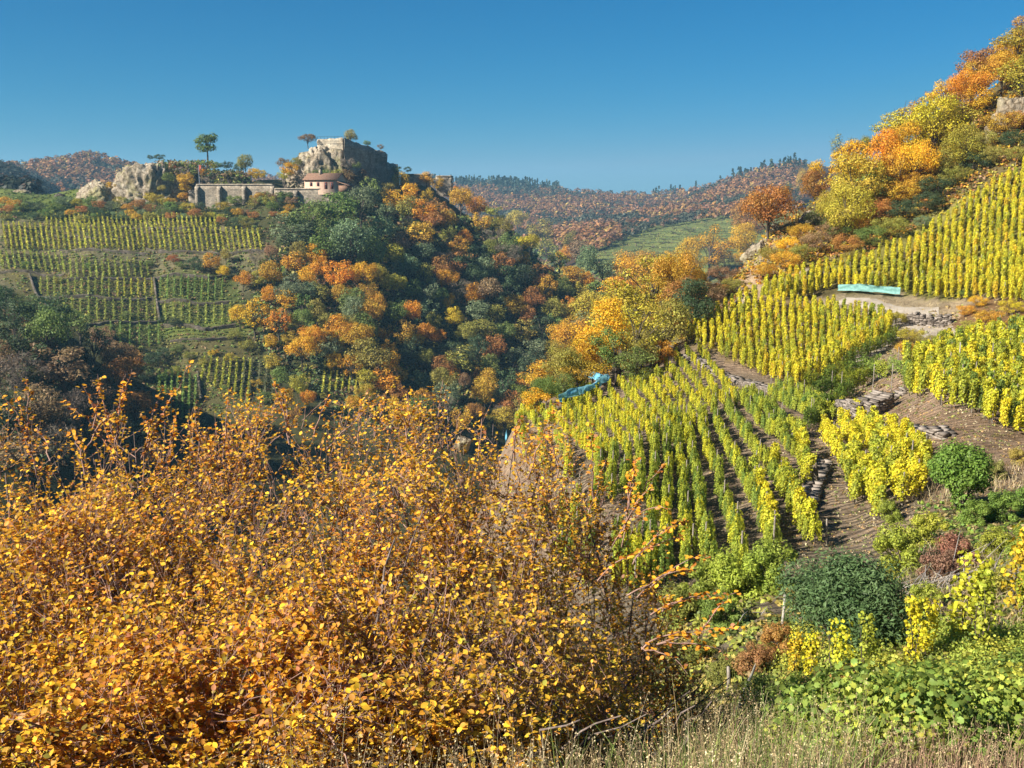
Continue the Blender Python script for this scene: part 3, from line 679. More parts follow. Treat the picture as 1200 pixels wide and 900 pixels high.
far_forest('conifer_forest', [([(470, 206), (560, 208), (620, 214), (660, 218), (655, 226), (600, 222), (520, 222)], .75), ([(760, 232), (800, 218), (900, 193), (945, 189), (945, 197), (850, 214), (790, 230)], .10)], 900, [(.035, .06, .035), (.03, .05, .03), (.05, .07, .035)], 13, .3, 'dark conifers along the crest of the far hill')
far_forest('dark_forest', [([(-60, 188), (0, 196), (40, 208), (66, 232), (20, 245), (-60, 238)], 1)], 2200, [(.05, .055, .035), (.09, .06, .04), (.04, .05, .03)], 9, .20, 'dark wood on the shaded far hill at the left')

# low growth that nobody could count: bramble, heather, tussocks
def low_growth(name, poly, n, pal, hpx, leaf, label, lo=1.0, hi=6500, q=14, cat='undergrowth'):
    a = np.array(poly); g = Geo()
    U = RNG.uniform(a[:, 0].min(), a[:, 0].max(), n * 5); V = RNG.uniform(a[:, 1].min(), a[:, 1].max(), n * 5)
    m = inpoly(U, V, poly); P = hits(U[m][:n], V[m][:n], lo, hi); P = P[~np.isnan(P[:, 0])]
    P = P[(P[:, 1] > lo * 1.01) & (P[:, 1] < hi * .99)]
    for p in P:
        s = hpx * p[1] / F * RNG.uniform(.5, 1.3)
        c = np.array(pal[RNG.integers(len(pal))]) * RNG.uniform(.75, 1.25)
        d = rdir(q); d[:, 2] = np.abs(d[:, 2])
        L = p + d * [s, s, s * .75] * RNG.uniform(.3, 1, (q, 1))
        V_, F_, r_ = leaf_quads(L, leaf * p[1] / F, d + [0, 0, .4], .8, .6)
        g.add(V_, [F_], r_, np.repeat(c[None], len(V_), 0))
    return tag(link(name, g.mesh(name, M['leafcol'], False, True)), label, cat, kind='stuff')
P_ = PAL
low_growth('forest_undergrowth', [(300, 320), (430, 225), (600, 268), (740, 325), (730, 400), (560, 510), (400, 500), (300, 400)], 4200, [P_['dark green'], P_['olive'], P_['brown'], P_['dark green'], P_['green']], 8, 4.5, 'dark undergrowth beneath the trees of the castle hill', 200)
low_growth('terrace_undergrowth', [(0, 232), (400, 232), (330, 330), (330, 480), (170, 520), (170, 440), (0, 330)], 3400, [P_['green'], P_['olive'], P_['green'], P_['brown'], (.12, .16, .04)], 3.2, 2.6, 'low green and brown growth between the terraced vines', 240, 445, 10)
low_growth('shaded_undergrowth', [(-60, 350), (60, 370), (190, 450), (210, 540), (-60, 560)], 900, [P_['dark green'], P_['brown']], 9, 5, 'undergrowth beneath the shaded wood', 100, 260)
low_growth('slope_undergrowth', [(1210, 130), (1210, 195), (1090, 260), (1010, 305), (890, 335), (820, 400), (780, 420), (700, 440), (600, 490), (640, 440), (780, 350), (900, 285), (1100, 140)], 2600, [P_['amber'], P_['olive'], P_['rust'], P_['yellow-green'], P_['brown'], (.22, .20, .07)], 6, 3.5, 'autumn coloured low growth on the steep slope', 60, 180)
low_growth('slope_undergrowth', [(960, 200), (1060, 120), (1210, 55), (1210, 170), (1000, 300), (860, 330), (880, 250)], 1500, [P_['amber'], P_['olive'], P_['rust'], P_['golden']], 9, 3.5, 'low growth between the trees of the steep slope', 60, 180)

# ------------------------------------------------------------------ rocks, ruin, walls
def facet_rock(name, seed, dims, nplanes=26, rough=.10, res=72, box=0.0):
    """plane-cut block with fractured faces; base at z = 0"""
    rng = np.random.default_rng(seed)
    N = rdir(nplanes, rng); D = rng.uniform(.72, 1.0, nplanes)
    if box:
        bx = np.array([[1, 0, 0], [-1, 0, 0], [0, 1, 0], [0, -1, 0], [0, 0, 1.]]); N = np.r_[N, bx]; D = np.r_[D, np.full(5, box)]
    th = np.linspace(0, 2 * np.pi, res * 2, endpoint=False); ph = np.linspace(-.5 * np.pi, .5 * np.pi, res)
    TH, PH = np.meshgrid(th, ph); d = np.stack([np.cos(PH) * np.cos(TH), np.cos(PH) * np.sin(TH), np.sin(PH)], -1).reshape(-1, 3)
    dot = d @ N.T; r = np.where(dot > .05, D / np.maximum(dot, .05), 9).min(1); r = np.minimum(r, 1.25)
    r *= 1 + rough * .8 * fbm(d[:, 0] * 3 + seed, d[:, 1] * 3, d[:, 2] * 3, 5) - rough * 1.3 * np.abs(fbm(d[:, 0] * 6 + seed, d[:, 1] * 6 + 4, d[:, 2] * 6, 3)) + rough * .5 * np.abs(np.sin(9 * d[:, 2] + 5 * d[:, 0] + 3 * vnoise(d[:, 0] * 4, d[:, 1] * 4, d[:, 2] * 4 + seed)))
    V = d * r[:, None] * np.array(dims) * [.5, .5, 1.0]
    n2 = res * 2; i = (np.arange(res - 1)[:, None] * n2 + np.arange(n2)).ravel(); j = (np.arange(res - 1)[:, None] * n2 + (np.arange(n2) + 1) % n2).ravel()
    return mesh_np(name, V, [np.c_[i, j, j + n2, i + n2]], None, False)
def rock(name, cu, base_v, wpx, hpx, seed, label, depth=.8, lo=200, d=None, rz=0., m='rock', nplanes=26, box=0., cat='rock', rough=.1, lean=0., group=None):
    p = hit(cu, base_v, lo) if d is None else Vector((float(ray(cu, base_v)[0]) * d, d, float(ray(cu, base_v)[1]) * d))
    w, h = wpx * p.y / F, hpx * p.y / F
    me = facet_rock(name, seed, (w, w * depth, h), nplanes, rough, box=box); me.materials.append(M[m])
    o = link(name, me, loc=(p.x, p.y + w * depth * .25, p.z), rz=rz)
    return tag(o, label, cat, group)

rock('rock_outcrop', 172, 236, 96, 51, 3, 'large pale craggy rock outcrop at the left end of the ruin', .7, 300, None, .2, nplanes=24, box=.8, rough=.1)
rock('rock_outcrop', 150, 236, 52, 27, 23, 'lower pale shoulder of the big left crag', .6, 300, None, .1, nplanes=16, rough=.14)
rock('rock_outcrop', 108, 234, 46, 17, 5, 'flat pale rock slab lying on the meadow left of the crag', .7, 300, None, -.2, nplanes=16)
rock('rock_outcrop', 126, 236, 20, 13, 6, 'dark rock beside the flat slab', .7, 300, None, .6, 'schist')
rock('rock_outcrop', 70, 234, 14, 7, 8, 'small dark rock on the meadow', .7, 300, None, .2, 'schist')
rock('rock_outcrop', 24, 226, 20, 4, 9, 'low whitish rock at the meadow crest, far left', .5, 300)
rock('rock_outcrop', 52, 224, 14, 4, 10, 'low whitish rock at the meadow crest, second from left', .5, 300)
rock('castle_mound', 214, 222, 92, 34, 11, 'flat topped overgrown mound behind the left crag', .5, 380, 392, 0., 'schist', 20, .86, 'mound')
rock('castle_mound', 272, 226, 60, 26, 12, 'dark overgrown wall mound with a lit left edge', .5, 380, 386, .1, 'schist', 20, .86, 'mound')
rock('rock_outcrop', 247, 224, 9, 20, 13, 'narrow pale rock added as the lit left edge of the dark mound', .6, 380, 381, .1)  # pale stone stands in for sunlight on the mound's left edge
# rocks of the near slope
rock('rock_outcrop', 1192, 150, 50, 40, 31, 'pale rock face between the trees at the right edge', .5, 100, None, -.3, nplanes=24, box=.8)
rock('rock_outcrop', 1168, 160, 24, 22, 32, 'smaller pale rock left of the rock face at the right edge', .5, 100, None, .2, nplanes=16)
rock('rock_outcrop', 874, 362, 30, 18, 33, 'angular grey rock above the middle vineyard', .7, 60, None, .2)
rock('rock_outcrop', 722, 440, 18, 14, 34, 'grey rock at the spur beside the blue nets', .7, 60)
rock('rock_outcrop', 950, 262, 30, 16, 35, 'grey rock under the yellow trees on the slope', .6, 60)
rock('rock_outcrop', 968, 330, 22, 14, 36, 'broken grey rock left of the upper vineyard', .6, 60)
rock('rock_outcrop', 945, 322, 16, 9, 37, 'low grey rock at the left tip of the upper vineyard', .6, 60)
rock('rock_outcrop', 910, 272, 24, 10, 38, 'pale scree rock below the rust brown tree', .6, 60)
rock('rock_outcrop', 888, 300, 34, 14, 39, 'tan bare rock on the slope right of the orange tree', .6, 60)
rock('rock_outcrop', 542, 522, 22, 12, 40, 'pale rock at the spur edge behind the hedge', .7, 40, 72)
rock('boulder', 953, 570, 15, 22, 41, 'pale upright boulder between the vine rows', .6, 20, nplanes=14)
rock('boulder', 948, 546, 12, 12, 42, 'pale boulder lying above the upright one', .6, 20, nplanes=14)
rock('boulder', 985, 512, 24, 10, 43, 'flat pale boulder below the stone pile', .8, 20, nplanes=14)

# the keep: living rock with old masonry on it, ruined wall behind
def wpt(u, v, d):
    s, t = ray(u, v); return Vector((float(s) * d, d, float(t) * d))
KD = 386.
rk = empty('ruined_keep', wpt(385, 205, KD)); tag(rk, 'ruined castle keep of pale rock and masonry on the hill top', 'ruin')
def prism_mesh(foot, z0s, z1s, name, m, sub=1, nz=6, rough=.25, seed=0, batter=0.):
    """wall-sided block: footprint polygon (x, y), base and top heights per corner, surface broken up by noise"""
    foot = np.array(foot, float); n = len(foot); pts_, a0, a1 = [], [], []
    for i in range(n):
        p, q2 = foot[i], foot[(i + 1) % n]; k = max(1, int(np.linalg.norm(q2 - p) / sub))
        for j in range(k):
            t = j / k; pts_.append(p * (1 - t) + q2 * t); a0.append(z0s[i] * (1 - t) + z0s[(i + 1) % n] * t); a1.append(z1s[i] * (1 - t) + z1s[(i + 1) % n] * t)
    pts_, a0, a1 = np.array(pts_), np.array(a0), np.array(a1); K = len(pts_); c = pts_.mean(0)
    V = []
    for j in range(nz + 1):
        t = j / nz; z = a0 * (1 - t) + a1 * t; pp = c + (pts_ - c) * (1 - batter * t)
        nn = unit(pp - c); off = rough * fbm(pp[:, 0] * .8 + seed, pp[:, 1] * .8, z * .8, 4)
        zz = z + (rough * 1.2 * fbm(pp[:, 0] * .7, pp[:, 1] * .7 + seed, 0, 3) if j == nz else 0)
        V.append(np.c_[pp + nn * off[:, None], zz])
    top = V[-1].copy()
    for t in (.66, .33): V.append(np.c_[c + (top[:, :2] - c) * t, top[:, 2] * t + top[:, 2].mean() * (1 - t) + rough * fbm(top[:, 0] * .6 + t * 9, top[:, 1] * .6)])
    V = np.concatenate(V + [np.array([[c[0], c[1], top[:, 2].mean()]])])
    L = nz + 2; i = (np.arange(L)[:, None] * K + np.arange(K)).ravel(); j = (np.arange(L)[:, None] * K + (np.arange(K) + 1) % K).ravel()
    e = L * K + np.arange(K); e2 = L * K + (np.arange(K) + 1) % K
    return mesh_np(name, V, [np.c_[i, j, j + K, i + K], np.c_[e, e2, np.full(K, len(V) - 1)]], M[m])
def rel(o, L): return [(p.x - o.location.x, p.y - o.location.y) for p in L]
def zat(o, v, d, u=385): return wpt(u, v, d).z - o.location.z
# lower rock, left part lit
ft = [wpt(350, 205, KD - 4), wpt(404, 205, KD - 8), wpt(406, 205, KD + 14), wpt(352, 205, KD + 10)]
link('living_rock', prism_mesh(rel(rk, ft), [zat(rk, 230, KD)] * 4, [zat(rk, 181, KD), zat(rk, 176, KD), zat(rk, 176, KD), zat(rk, 183, KD)], 'living_rock', 'rock', 1., 10, 1.0, 3, .12), rk)
me = facet_rock('rock_face', 77, (21, 12, 13.5), 26, .13, box=.85); me.materials.append(M['rock']); link('rock_face', me, rk, (-3.0, -3.0, -2.2), .1)
me = facet_rock('rock_shoulder', 78, (15, 11, 7), 16, .14); me.materials.append(M['rock']); link('rock_shoulder', me, rk, (-9.5, 1, -2), .6)
me = facet_rock('rock_shoulder', 79, (8, 7, 6.5), 16, .14); me.materials.append(M['schist']); link('rock_shoulder', me, rk, (-14.5, 3, -2), .1)
# masonry on top of the rock
ft = [wpt(372, 180, KD - 1.5), wpt(403, 180, KD - 5.5), wpt(405, 180, KD + 10), wpt(372, 180, KD + 8)]
link('masonry', prism_mesh(rel(rk, ft), [zat(rk, 184, KD)] * 4, [zat(rk, 164, KD), zat(rk, 162.5, KD), zat(rk, 163, KD), zat(rk, 163, KD)], 'masonry', 'keepstone', .6, 8, .35, 5, .03), rk)
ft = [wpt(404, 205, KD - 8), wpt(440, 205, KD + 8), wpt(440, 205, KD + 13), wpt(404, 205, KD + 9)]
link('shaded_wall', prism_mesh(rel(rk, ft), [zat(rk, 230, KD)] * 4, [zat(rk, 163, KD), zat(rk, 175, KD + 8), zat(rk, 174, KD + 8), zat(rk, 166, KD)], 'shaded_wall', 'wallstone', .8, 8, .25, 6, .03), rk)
ft = [wpt(430, 205, KD + 9), wpt(454, 205, KD + 12), wpt(455, 205, KD + 20), wpt(425, 205, KD + 20)]
link('ruined_tower', prism_mesh(rel(rk, ft), [zat(rk, 232, KD)] * 4, [zat(rk, 171, KD + 9), zat(rk, 180, KD + 12), zat(rk, 181, KD + 12), zat(rk, 171, KD + 9)], 'ruined_tower', 'wallstone', .8, 8, .6, 7, .08), rk)
ft = [wpt(453, 205, KD + 12), wpt(467, 205, KD + 12), wpt(467, 205, KD + 16), wpt(453, 205, KD + 16)]
link('wall_stub', prism_mesh(rel(rk, ft), [zat(rk, 232, KD)] * 4, [zat(rk, 191, KD + 12), zat(rk, 193, KD + 12), zat(rk, 193, KD + 12), zat(rk, 191, KD + 12)], 'wall_stub', 'wallstone', .8, 5, .4, 8, .04), rk)
g = Geo()
for k in range(9):
    a = wpt(372 + k * 4, 163.5, KD - 4.6 - .5 * k) - rk.location; v_, f_ = tube([a, a + Vector((0, 0, 1.1))], .05, 5); g.add(v_, [f_])
    if k: v_, f_ = tube([b_ + Vector((0, 0, 1.05)), a + Vector((0, 0, 1.05))], .05, 5); g.add(v_, [f_])
    b_ = a
M['iron'] = plain('dark_iron', (.04, .04, .04), .5)
link('railing', g.mesh('railing', M['iron']), rk)

# long castle wall with its buttresses
def wall_run(name, pts_, v0, v1, thick, label, cat, m='wallstone', rough=.12, butt=(), lo=None):
    a, b = pts_[0], pts_[-1]
    o = empty(name, a); tag(o, label, cat, None, 'thing')
    zb, zt = [(wpt(0, v0, p.y).z - 4.5 - a.z) for p in pts_], [(wpt(0, v1, p.y).z - a.z) for p in pts_]
    fl = [(p.x - a.x, p.y - a.y) for p in pts_]
    foot = fl + [(x, y + thick) for x, y in reversed(fl)]
    link('masonry', prism_mesh(foot, zb + zb[::-1], zt + zt[::-1], 'wall_masonry', m, .8, 8, rough, len(label)), o)
    cp_ = [(x, y - .25) for x, y in fl] + [(x, y + thick + .25) for x, y in reversed(fl)]
    link('coping', prism_mesh(cp_, [z + .05 for z in zt + zt[::-1]], [z + .45 for z in zt + zt[::-1]], 'wall_coping', m, .8, 1, .06, 3), o)
    bm_ = None
    for u_, dv in butt:
        t = (u_ - pix(a.x / a.y, 0)[0]) / max(1, pix(b.x / b.y, 0)[0] - pix(a.x / a.y, 0)[0])
        x, y = fl[0][0] * (1 - t) + fl[-1][0] * t, fl[0][1] * (1 - t) + fl[-1][1] * t
        if bm_ is None:
            bm_ = prism_mesh([(-.7, -1.2), (.7, -1.2), (.7, .3), (-.7, .3)], [0] * 4, [zt[0] - zb[0] - .9] * 2 + [zt[0] - zb[0] - .1] * 2, 'buttress', m, .5, 8, .08, 2)
        link('buttress', bm_, o, (x, y, zb[0] * (1 - t) + zb[-1] * t))
    return o
wall_run('castle_wall', [wpt(231, 236, 369), wpt(280, 236, 368), wpt(321, 236, 367)], 240, 217, 1.6, 'left half of the long grey castle wall with buttresses', 'wall', butt=[(232, 0), (258, 0), (287, 0), (320, 0)])
wall_run('castle_wall', [wpt(322, 238, 363), wpt(408, 238, 362)], 241, 222, 1.6, 'right half of the castle wall below the house', 'wall', butt=[(327, 0), (347, 0)])
wall_run('ruined_wall', [wpt(222, 231, 370), wpt(230, 231, 370)], 238, 224, 1.2, 'short crumbling wall stub left of the castle wall', 'wall', rough=.4)
wall_run('ruined_wall', [wpt(470, 212, 405), wpt(504, 212, 408)], 214, 205, 1.2, 'low ruined wall behind the orange trees right of the keep', 'wall', rough=.3)
wall_run('ruined_wall', [wpt(511, 216, 408), wpt(530, 216, 409)], 217, 207, 2.5, 'short dark wall block at the right end of the ruin', 'wall', rough=.4)

# house
M['plaster'] = plain('pink_plaster', (.58, .40, .29), .9, .12, 1.2)
M['tile'] = plain('roof_tiles', (.22, .13, .085), .8, .35, 3)
M['shutter'] = plain('brown_shutter', (.14, .045, .035), .6)
M['glass'] = plain('dark_glass', (.03, .035, .04), .2)
def boxg(g, lo_, hi_, **k):
    x0, y0, z0 = lo_; x1, y1, z1 = hi_
    V = [(x0, y0, z0), (x1, y0, z0), (x1, y1, z0), (x0, y1, z0), (x0, y0, z1), (x1, y0, z1), (x1, y1, z1), (x0, y1, z1)]
    g.add(V, [[(0, 3, 2, 1), (4, 5, 6, 7), (0, 1, 5, 4), (1, 2, 6, 5), (2, 3, 7, 6), (3, 0, 4, 7)]], **k)
def boxm(name, lo_, hi_, m): g = Geo(); boxg(g, lo_, hi_); return g.mesh(name, m)
hp = wpt(357, 221.5, 364)
hs = tag(empty('stone_house', hp, -.30), 'small pink walled house with brown tiled roof on the castle wall', 'house')
W_, D_, Hh = 13.2, 7.0, 3.4
g = Geo(); ov = .4
# walls as one shell with gables
V = [(0, 0, -2), (W_, 0, -2), (W_, D_, -2), (0, D_, -2), (0, 0, Hh), (W_, 0, Hh), (W_, D_, Hh), (0, D_, Hh), (0, D_ / 2, Hh + 2.0), (W_, D_ / 2, Hh + 2.0)]
g.add(V, [[(0, 1, 5, 4), (1, 2, 6, 5), (2, 3, 7, 6), (3, 0, 4, 7)], [(4, 8, 7), (5, 6, 9)]]); link('wall', g.mesh('house_wall', M['plaster']), hs)
def slope(sg_):
    g = Geo(); y0, y1 = (-.7, D_ / 2) if sg_ < 0 else (D_ + .7, D_ / 2)
    z0, z1 = Hh - .25, Hh + 2.15; n = 26
    for k in range(9):                    # courses of tiles
        t0, t1 = k / 9, (k + 1) / 9 + .01
        ya, yb = y0 + (y1 - y0) * t0, y0 + (y1 - y0) * t1; za, zb = z0 + (z1 - z0) * t0, z0 + (z1 - z0) * t1
        V = [(-ov, ya, za), (W_ + ov, ya, za), (W_ + ov, yb, zb), (-ov, yb, zb), (-ov, ya, za + .2), (W_ + ov, ya, za + .2), (W_ + ov, yb, zb + .11), (-ov, yb, zb + .11)]
        g.add(V, [[(0, 3, 2, 1), (4, 5, 6, 7), (0, 1, 5, 4), (1, 2, 6, 5), (2, 3, 7, 6), (3, 0, 4, 7)]])
    return g.mesh('roof_slope', M['tile'])
rf = link('roof', slope(-1), hs); r2 = link('roof', slope(1), hs)
ch = link('chimney', boxm('chimney', (4.6, 2.5, Hh + 1.2), (5.4, 3.3, Hh + 3.6), M['wallstone']), rf)
for x, w, z0, z1, nm in [(2.2, 1.0, 1.0, 2.4, 'window'), (5.0, 1.0, 1.0, 2.4, 'window'), (8.0, 1.2, 0, 2.4, 'door'), (10.4, 1.2, 0, 2.4, 'door')]:
    fr = link(nm, boxm(nm, (x, -.08, z0), (x + w, .05, z1), M['shutter']), hs)
    link('pane', boxm('pane', (x + w * .3, -.11, z0 + .5), (x + w * .7, -.085, z1 - .15), M['glass']), fr)
for y in (1.6, 4.4):
    fr = link('window', boxm('window', (-.08, y, 1.1), (.05, y + .9, 2.3), M['shutter']), hs); link('pane', boxm('pane', (-.11, y + .25, 1.25), (-.085, y + .65, 2.15), M['glass']), fr)
g = Geo(); boxg(g, (W_ + .1, .3, -1), (W_ + 3.8, 4.5, 1.2)); V = [(W_ + .05, -.3, 2.6), (W_ + 4.6, -.3, .9), (W_ + 4.6, 5, .9), (W_ + .05, 5, 2.6)]; V += [(a, b, c + .15) for a, b, c in V]
g.add(V, [[(0, 3, 2, 1), (4, 5, 6, 7), (0, 1, 5, 4), (1, 2, 6, 5), (2, 3, 7, 6), (3, 0, 4, 7)]]); link('lean_to', g.mesh('lean_to', M['tile']), hs)

# flagpole
fp = wpt(234, 219, 371); fo = tag(empty('flagpole', fp), 'thin flagpole with a limp red and white flag left of the house', 'flagpole')
v_, f_ = tube([(0, 0, 0), (0, 0, 8)], [.09, .06], 8); link('pole', mesh_np('pole', v_, [f_], plain('pale_metal', (.45, .5, .55), .4)), fo)
g = Geo(); zz = np.linspace(0, 1, 8)
V = [(.1 + .9 * a * (.5 + .5 * math.cos(b * 3)), .25 * math.sin(a * 9 + b * 2), 7.9 - 3.2 * b) for b in zz for a in (0, .33, .66, 1)]
g.add(V, [[(i * 4 + j, i * 4 + j + 1, i * 4 + j + 5, i * 4 + j + 4) for i in range(7) for j in range(3)]]); link('flag', g.mesh('flag', plain('red_flag', (.55, .13, .08), .8)), fo)

# free-standing trees by the ruin
RU = 'standing against the sky by the ruin'
def at_d(u, v, d): return wpt(u, v, d)
tree('pine', 243, 192, 38, 'green', RU, at=at_d(243, 192, 388), wide=1.25)
tree('round', 288, 203, 24, 'olive', RU, at=at_d(288, 205, 388), wide=.95)
tree('spread', 362, 170, 16, 'brown', RU, at=at_d(361, 173, 384), wide=1.25)
tree('round', 411, 167, 18, 'olive', RU, at=at_d(411, 169, 390), wide=1.1)
tree('shrub', 176, 190, 7, 'dark green', RU, 'shrub', at=at_d(176, 188, 372))
tree('shrub', 187, 187, 8, 'dark green', RU, 'shrub', at=at_d(187, 188, 374), wide=1.5)
for u, v, d, w, c in [(218, 219, 372, 18, 'amber'), (217, 226, 372, 12, 'golden'), (205, 200, 384, 12, 'reddish'), (240, 208, 384, 10, 'orange'), (250, 200, 384, 9, 'yellow-green'), (303, 212, 384, 16, 'golden'), (295, 207, 384, 10, 'amber'), (340, 208, 378, 18, 'golden'), (347, 196, 380, 12, 'olive'), (334, 212, 378, 14, 'yellow-green'), (332, 198, 384, 14, 'brown'), (352, 192, 382, 10, 'olive'), (266, 200, 388, 12, 'dark green'), (280, 203, 388, 12, 'dark green'), (255, 199, 388, 10, 'green'), (407, 200, 374, 16, 'grey-brown'), (418, 199, 374, 10, 'green'), (382, 205, 374, 7, 'green'), (397, 206, 372, 8, 'olive'), (370, 206, 374, 7, 'green'), (130, 222, 366, 9, 'golden'), (197, 215, 366, 14, 'green'), (190, 225, 366, 9, 'olive'), (465, 204, 396, 10, 'dark green'), (478, 203, 398, 8, 'dark green'), (430, 172, 396, 8, 'green'), (446, 176, 398, 7, 'brown')]:
    tree('shrub', u, v, w, c, RU, 'shrub', at=at_d(u, v, d), wide=1.1)
low_growth('far_terrace_growth', [(695, 268), (760, 256), (870, 250), (880, 300), (830, 320), (700, 310)], 1500, [(.30, .28, .08), (.20, .24, .08), (.34, .30, .08), (.14, .13, .07), (.22, .15, .09)], 1.7, 1.5, 'rows of vines and scrub on the far green slope', 560, 1010, 7)
low_growth('meadow_growth', [(-60, 218), (150, 224), (150, 250), (-60, 256)], 900, [(.10, .16, .035), (.12, .15, .04), (.16, .16, .05)], 2.0, 2.2, 'short green growth of the meadow below the rocks', 300, 445, 8)
low_growth('vineyard_growth', [(44, 330), (262, 328), (276, 400), (190, 408), (130, 404), (60, 356)], 2600, [(.34, .34, .07), (.26, .30, .07), (.40, .36, .07), (.22, .27, .07)], 2.0, 1.6, 'low olive vine foliage filling the lower far plots', 240, 445, 7)
low_growth('vineyard_growth', [(4, 252), (256, 252), (318, 296), (300, 300), (80, 322), (0, 320)], 2200, [(.34, .33, .08), (.24, .28, .07), (.30, .24, .12)], 1.5, 1.5, 'thin weeds between the upper far vine rows', 240, 445, 6)
# plants growing over the mounds, by world position
g = Geo()
for k in range(420):
    u = RNG.uniform(180, 300); d = RNG.uniform(380, 396); v = (RNG.uniform(189, 194) if u < 250 else RNG.uniform(200, 204)) + (4 if u > 285 else 0)
    if RNG.random() < .45: v += RNG.uniform(0, 18); d = 379.5 - RNG.uniform(0, 1)
    p = np.array(wpt(u, v, d)); dd_ = rdir(8); c = np.array(P_[['dark green', 'green', 'olive', 'brown'][RNG.integers(4)]])
    V_, F_, r_ = leaf_quads(p + dd_ * .7, .8, dd_, .8); g.add(V_, [F_], r_, np.repeat(c[None], len(V_), 0))
tag(link('ivy_growth', g.mesh('ivy_growth', M['leafcol'], False, True)), 'ivy and scrub growing over the castle mounds', 'scrub', kind='stuff')

# ------------------------------------------------------------------ vineyards of the near hill
def two_mat(g1, g2, name, m1, m2, smooth=False):
    """foliage g1 and wood g2 in one mesh with two materials"""
    g = Geo(); n1 = sum(len(x) for f in g1.F.values() for x in f)
    V = np.concatenate(g1.V + g2.V); n0 = g1.n
    f1 = [np.concatenate(f) for f in g1.F.values()]; f2 = [np.concatenate(f) + n0 for f in g2.F.values()]
    me = mesh_np(name, V, f1 + f2, m1, smooth, np.concatenate(g1.R + g2.R)); me.materials.append(m2)
    k = sum(len(f) for f in f1); mi = np.zeros(len(me.polygons), np.int32); mi[k:] = 1
    me.polygons.foreach_set('material_index', mi); return me
def vine_proto(seed, kind):
    rng = np.random.default_rng(seed); g, w = Geo(), Geo()
    if kind == 'column':           # a vine tied up to its stake
        n = 330; z = rng.beta(1.5, 1.25, n) * 1.65 + .3; r = .27 * (1 - .35 * (z / 2) ** 2) * (1 + .5 * vnoise(z * 3 + seed, 0, 0)) * rng.uniform(.4, 1.15, n); th = rng.uniform(0, 6.283, n)
        P = np.c_[r * np.cos(th) + .08 * np.sin(z * 3 + seed), r * np.sin(th) + .08 * np.cos(z * 2 + seed), z]
        Nn = np.c_[np.cos(th), np.sin(th), np.full(n, .5)]; s = .15
    elif kind == 'hedge':          # a length of trellised row
        n = 620; x = rng.uniform(-.72, .72, n); z = .35 + 1.15 * rng.beta(1.4, 1.1, n); top = 1 + .18 * vnoise(x * 3 + seed, 0, 0)
        y = rng.choice([-1, 1], n) * .27 * rng.uniform(.35, 1.15, n) * (1 - .35 * (z / 1.5) ** 3) * (1 + .4 * vnoise(x * 4, z * 4, seed))
        P = np.c_[x, y, z * top]; Nn = np.c_[np.zeros(n), np.sign(y), np.full(n, .6)]; s = .13
    elif kind == 'small':          # far vine, a few leaf clumps
        n = 26; z = rng.uniform(.2, 1.8, n); th = rng.uniform(0, 6.283, n); r = .3 * rng.uniform(.3, 1, n)
        P = np.c_[r * np.cos(th), r * np.sin(th), z]; Nn = np.c_[np.cos(th), np.sin(th), np.full(n, .6)]; s = .42
    V, Fq, r = leaf_quads(P, s, Nn, .75, .8, rng); g.add(V, [Fq], r)
    zt = 1.0 if kind != 'column' else 1.7
    v_, f_ = tube([(0, 0, -.1), (.03, .02, .3), (0, .03, zt)], [.035, .03, .015], 5); w.add(v_, [f_])
    return two_mat(g, w, 'vine_' + kind, M['leaf'], M['bark'])
VP = {k: [vine_proto(s + 100, k) for s in range(6)] for k in ('column', 'hedge')}
M['stake'] = bark_mat('weathered_stake', (.16, .13, .10), (.34, .30, .25), 9)
v_, f_ = tube([(0, 0, -.15), (0, 0, 1.2), (0, 0, 2.0)], [.035, .033, .03], 6)
STAKE = mesh_np('stake', v_, [f_], M['stake'])
v_, f_ = tube([(-.72, 0, 0), (0, 0, .0), (.72, 0, 0)], .006, 3)
VC = {'yellow': (.64, .51, .03), 'lemon': (.54, .48, .035), 'yellow-green': (.38, .38, .04), 'green': (.21, .26, .045), 'gold': (.64, .42, .03)}
def path_points(px, lo=1.0, hi=6500, world_=None):
    P = [hit(u, v, lo, hi) for u, v in px] if world_ is None else world_
    d = [0]
    for a, b in zip(P, P[1:]): d.append(d[-1] + math.hypot(b.x - a.x, b.y - a.y))
    return np.array([(p.x, p.y) for p in P]), np.array(d)
def along(P, d, sp, jit=0.0):
    m = max(2, int(d[-1] / sp) + 1); t = np.linspace(0, d[-1], m)
    if jit: t = np.clip(t + np.random.default_rng(len(P)).uniform(-jit, jit, m) * sp, 0, d[-1])
    return np.c_[np.interp(t, d, P[:, 0]), np.interp(t, d, P[:, 1])]
VN = {}
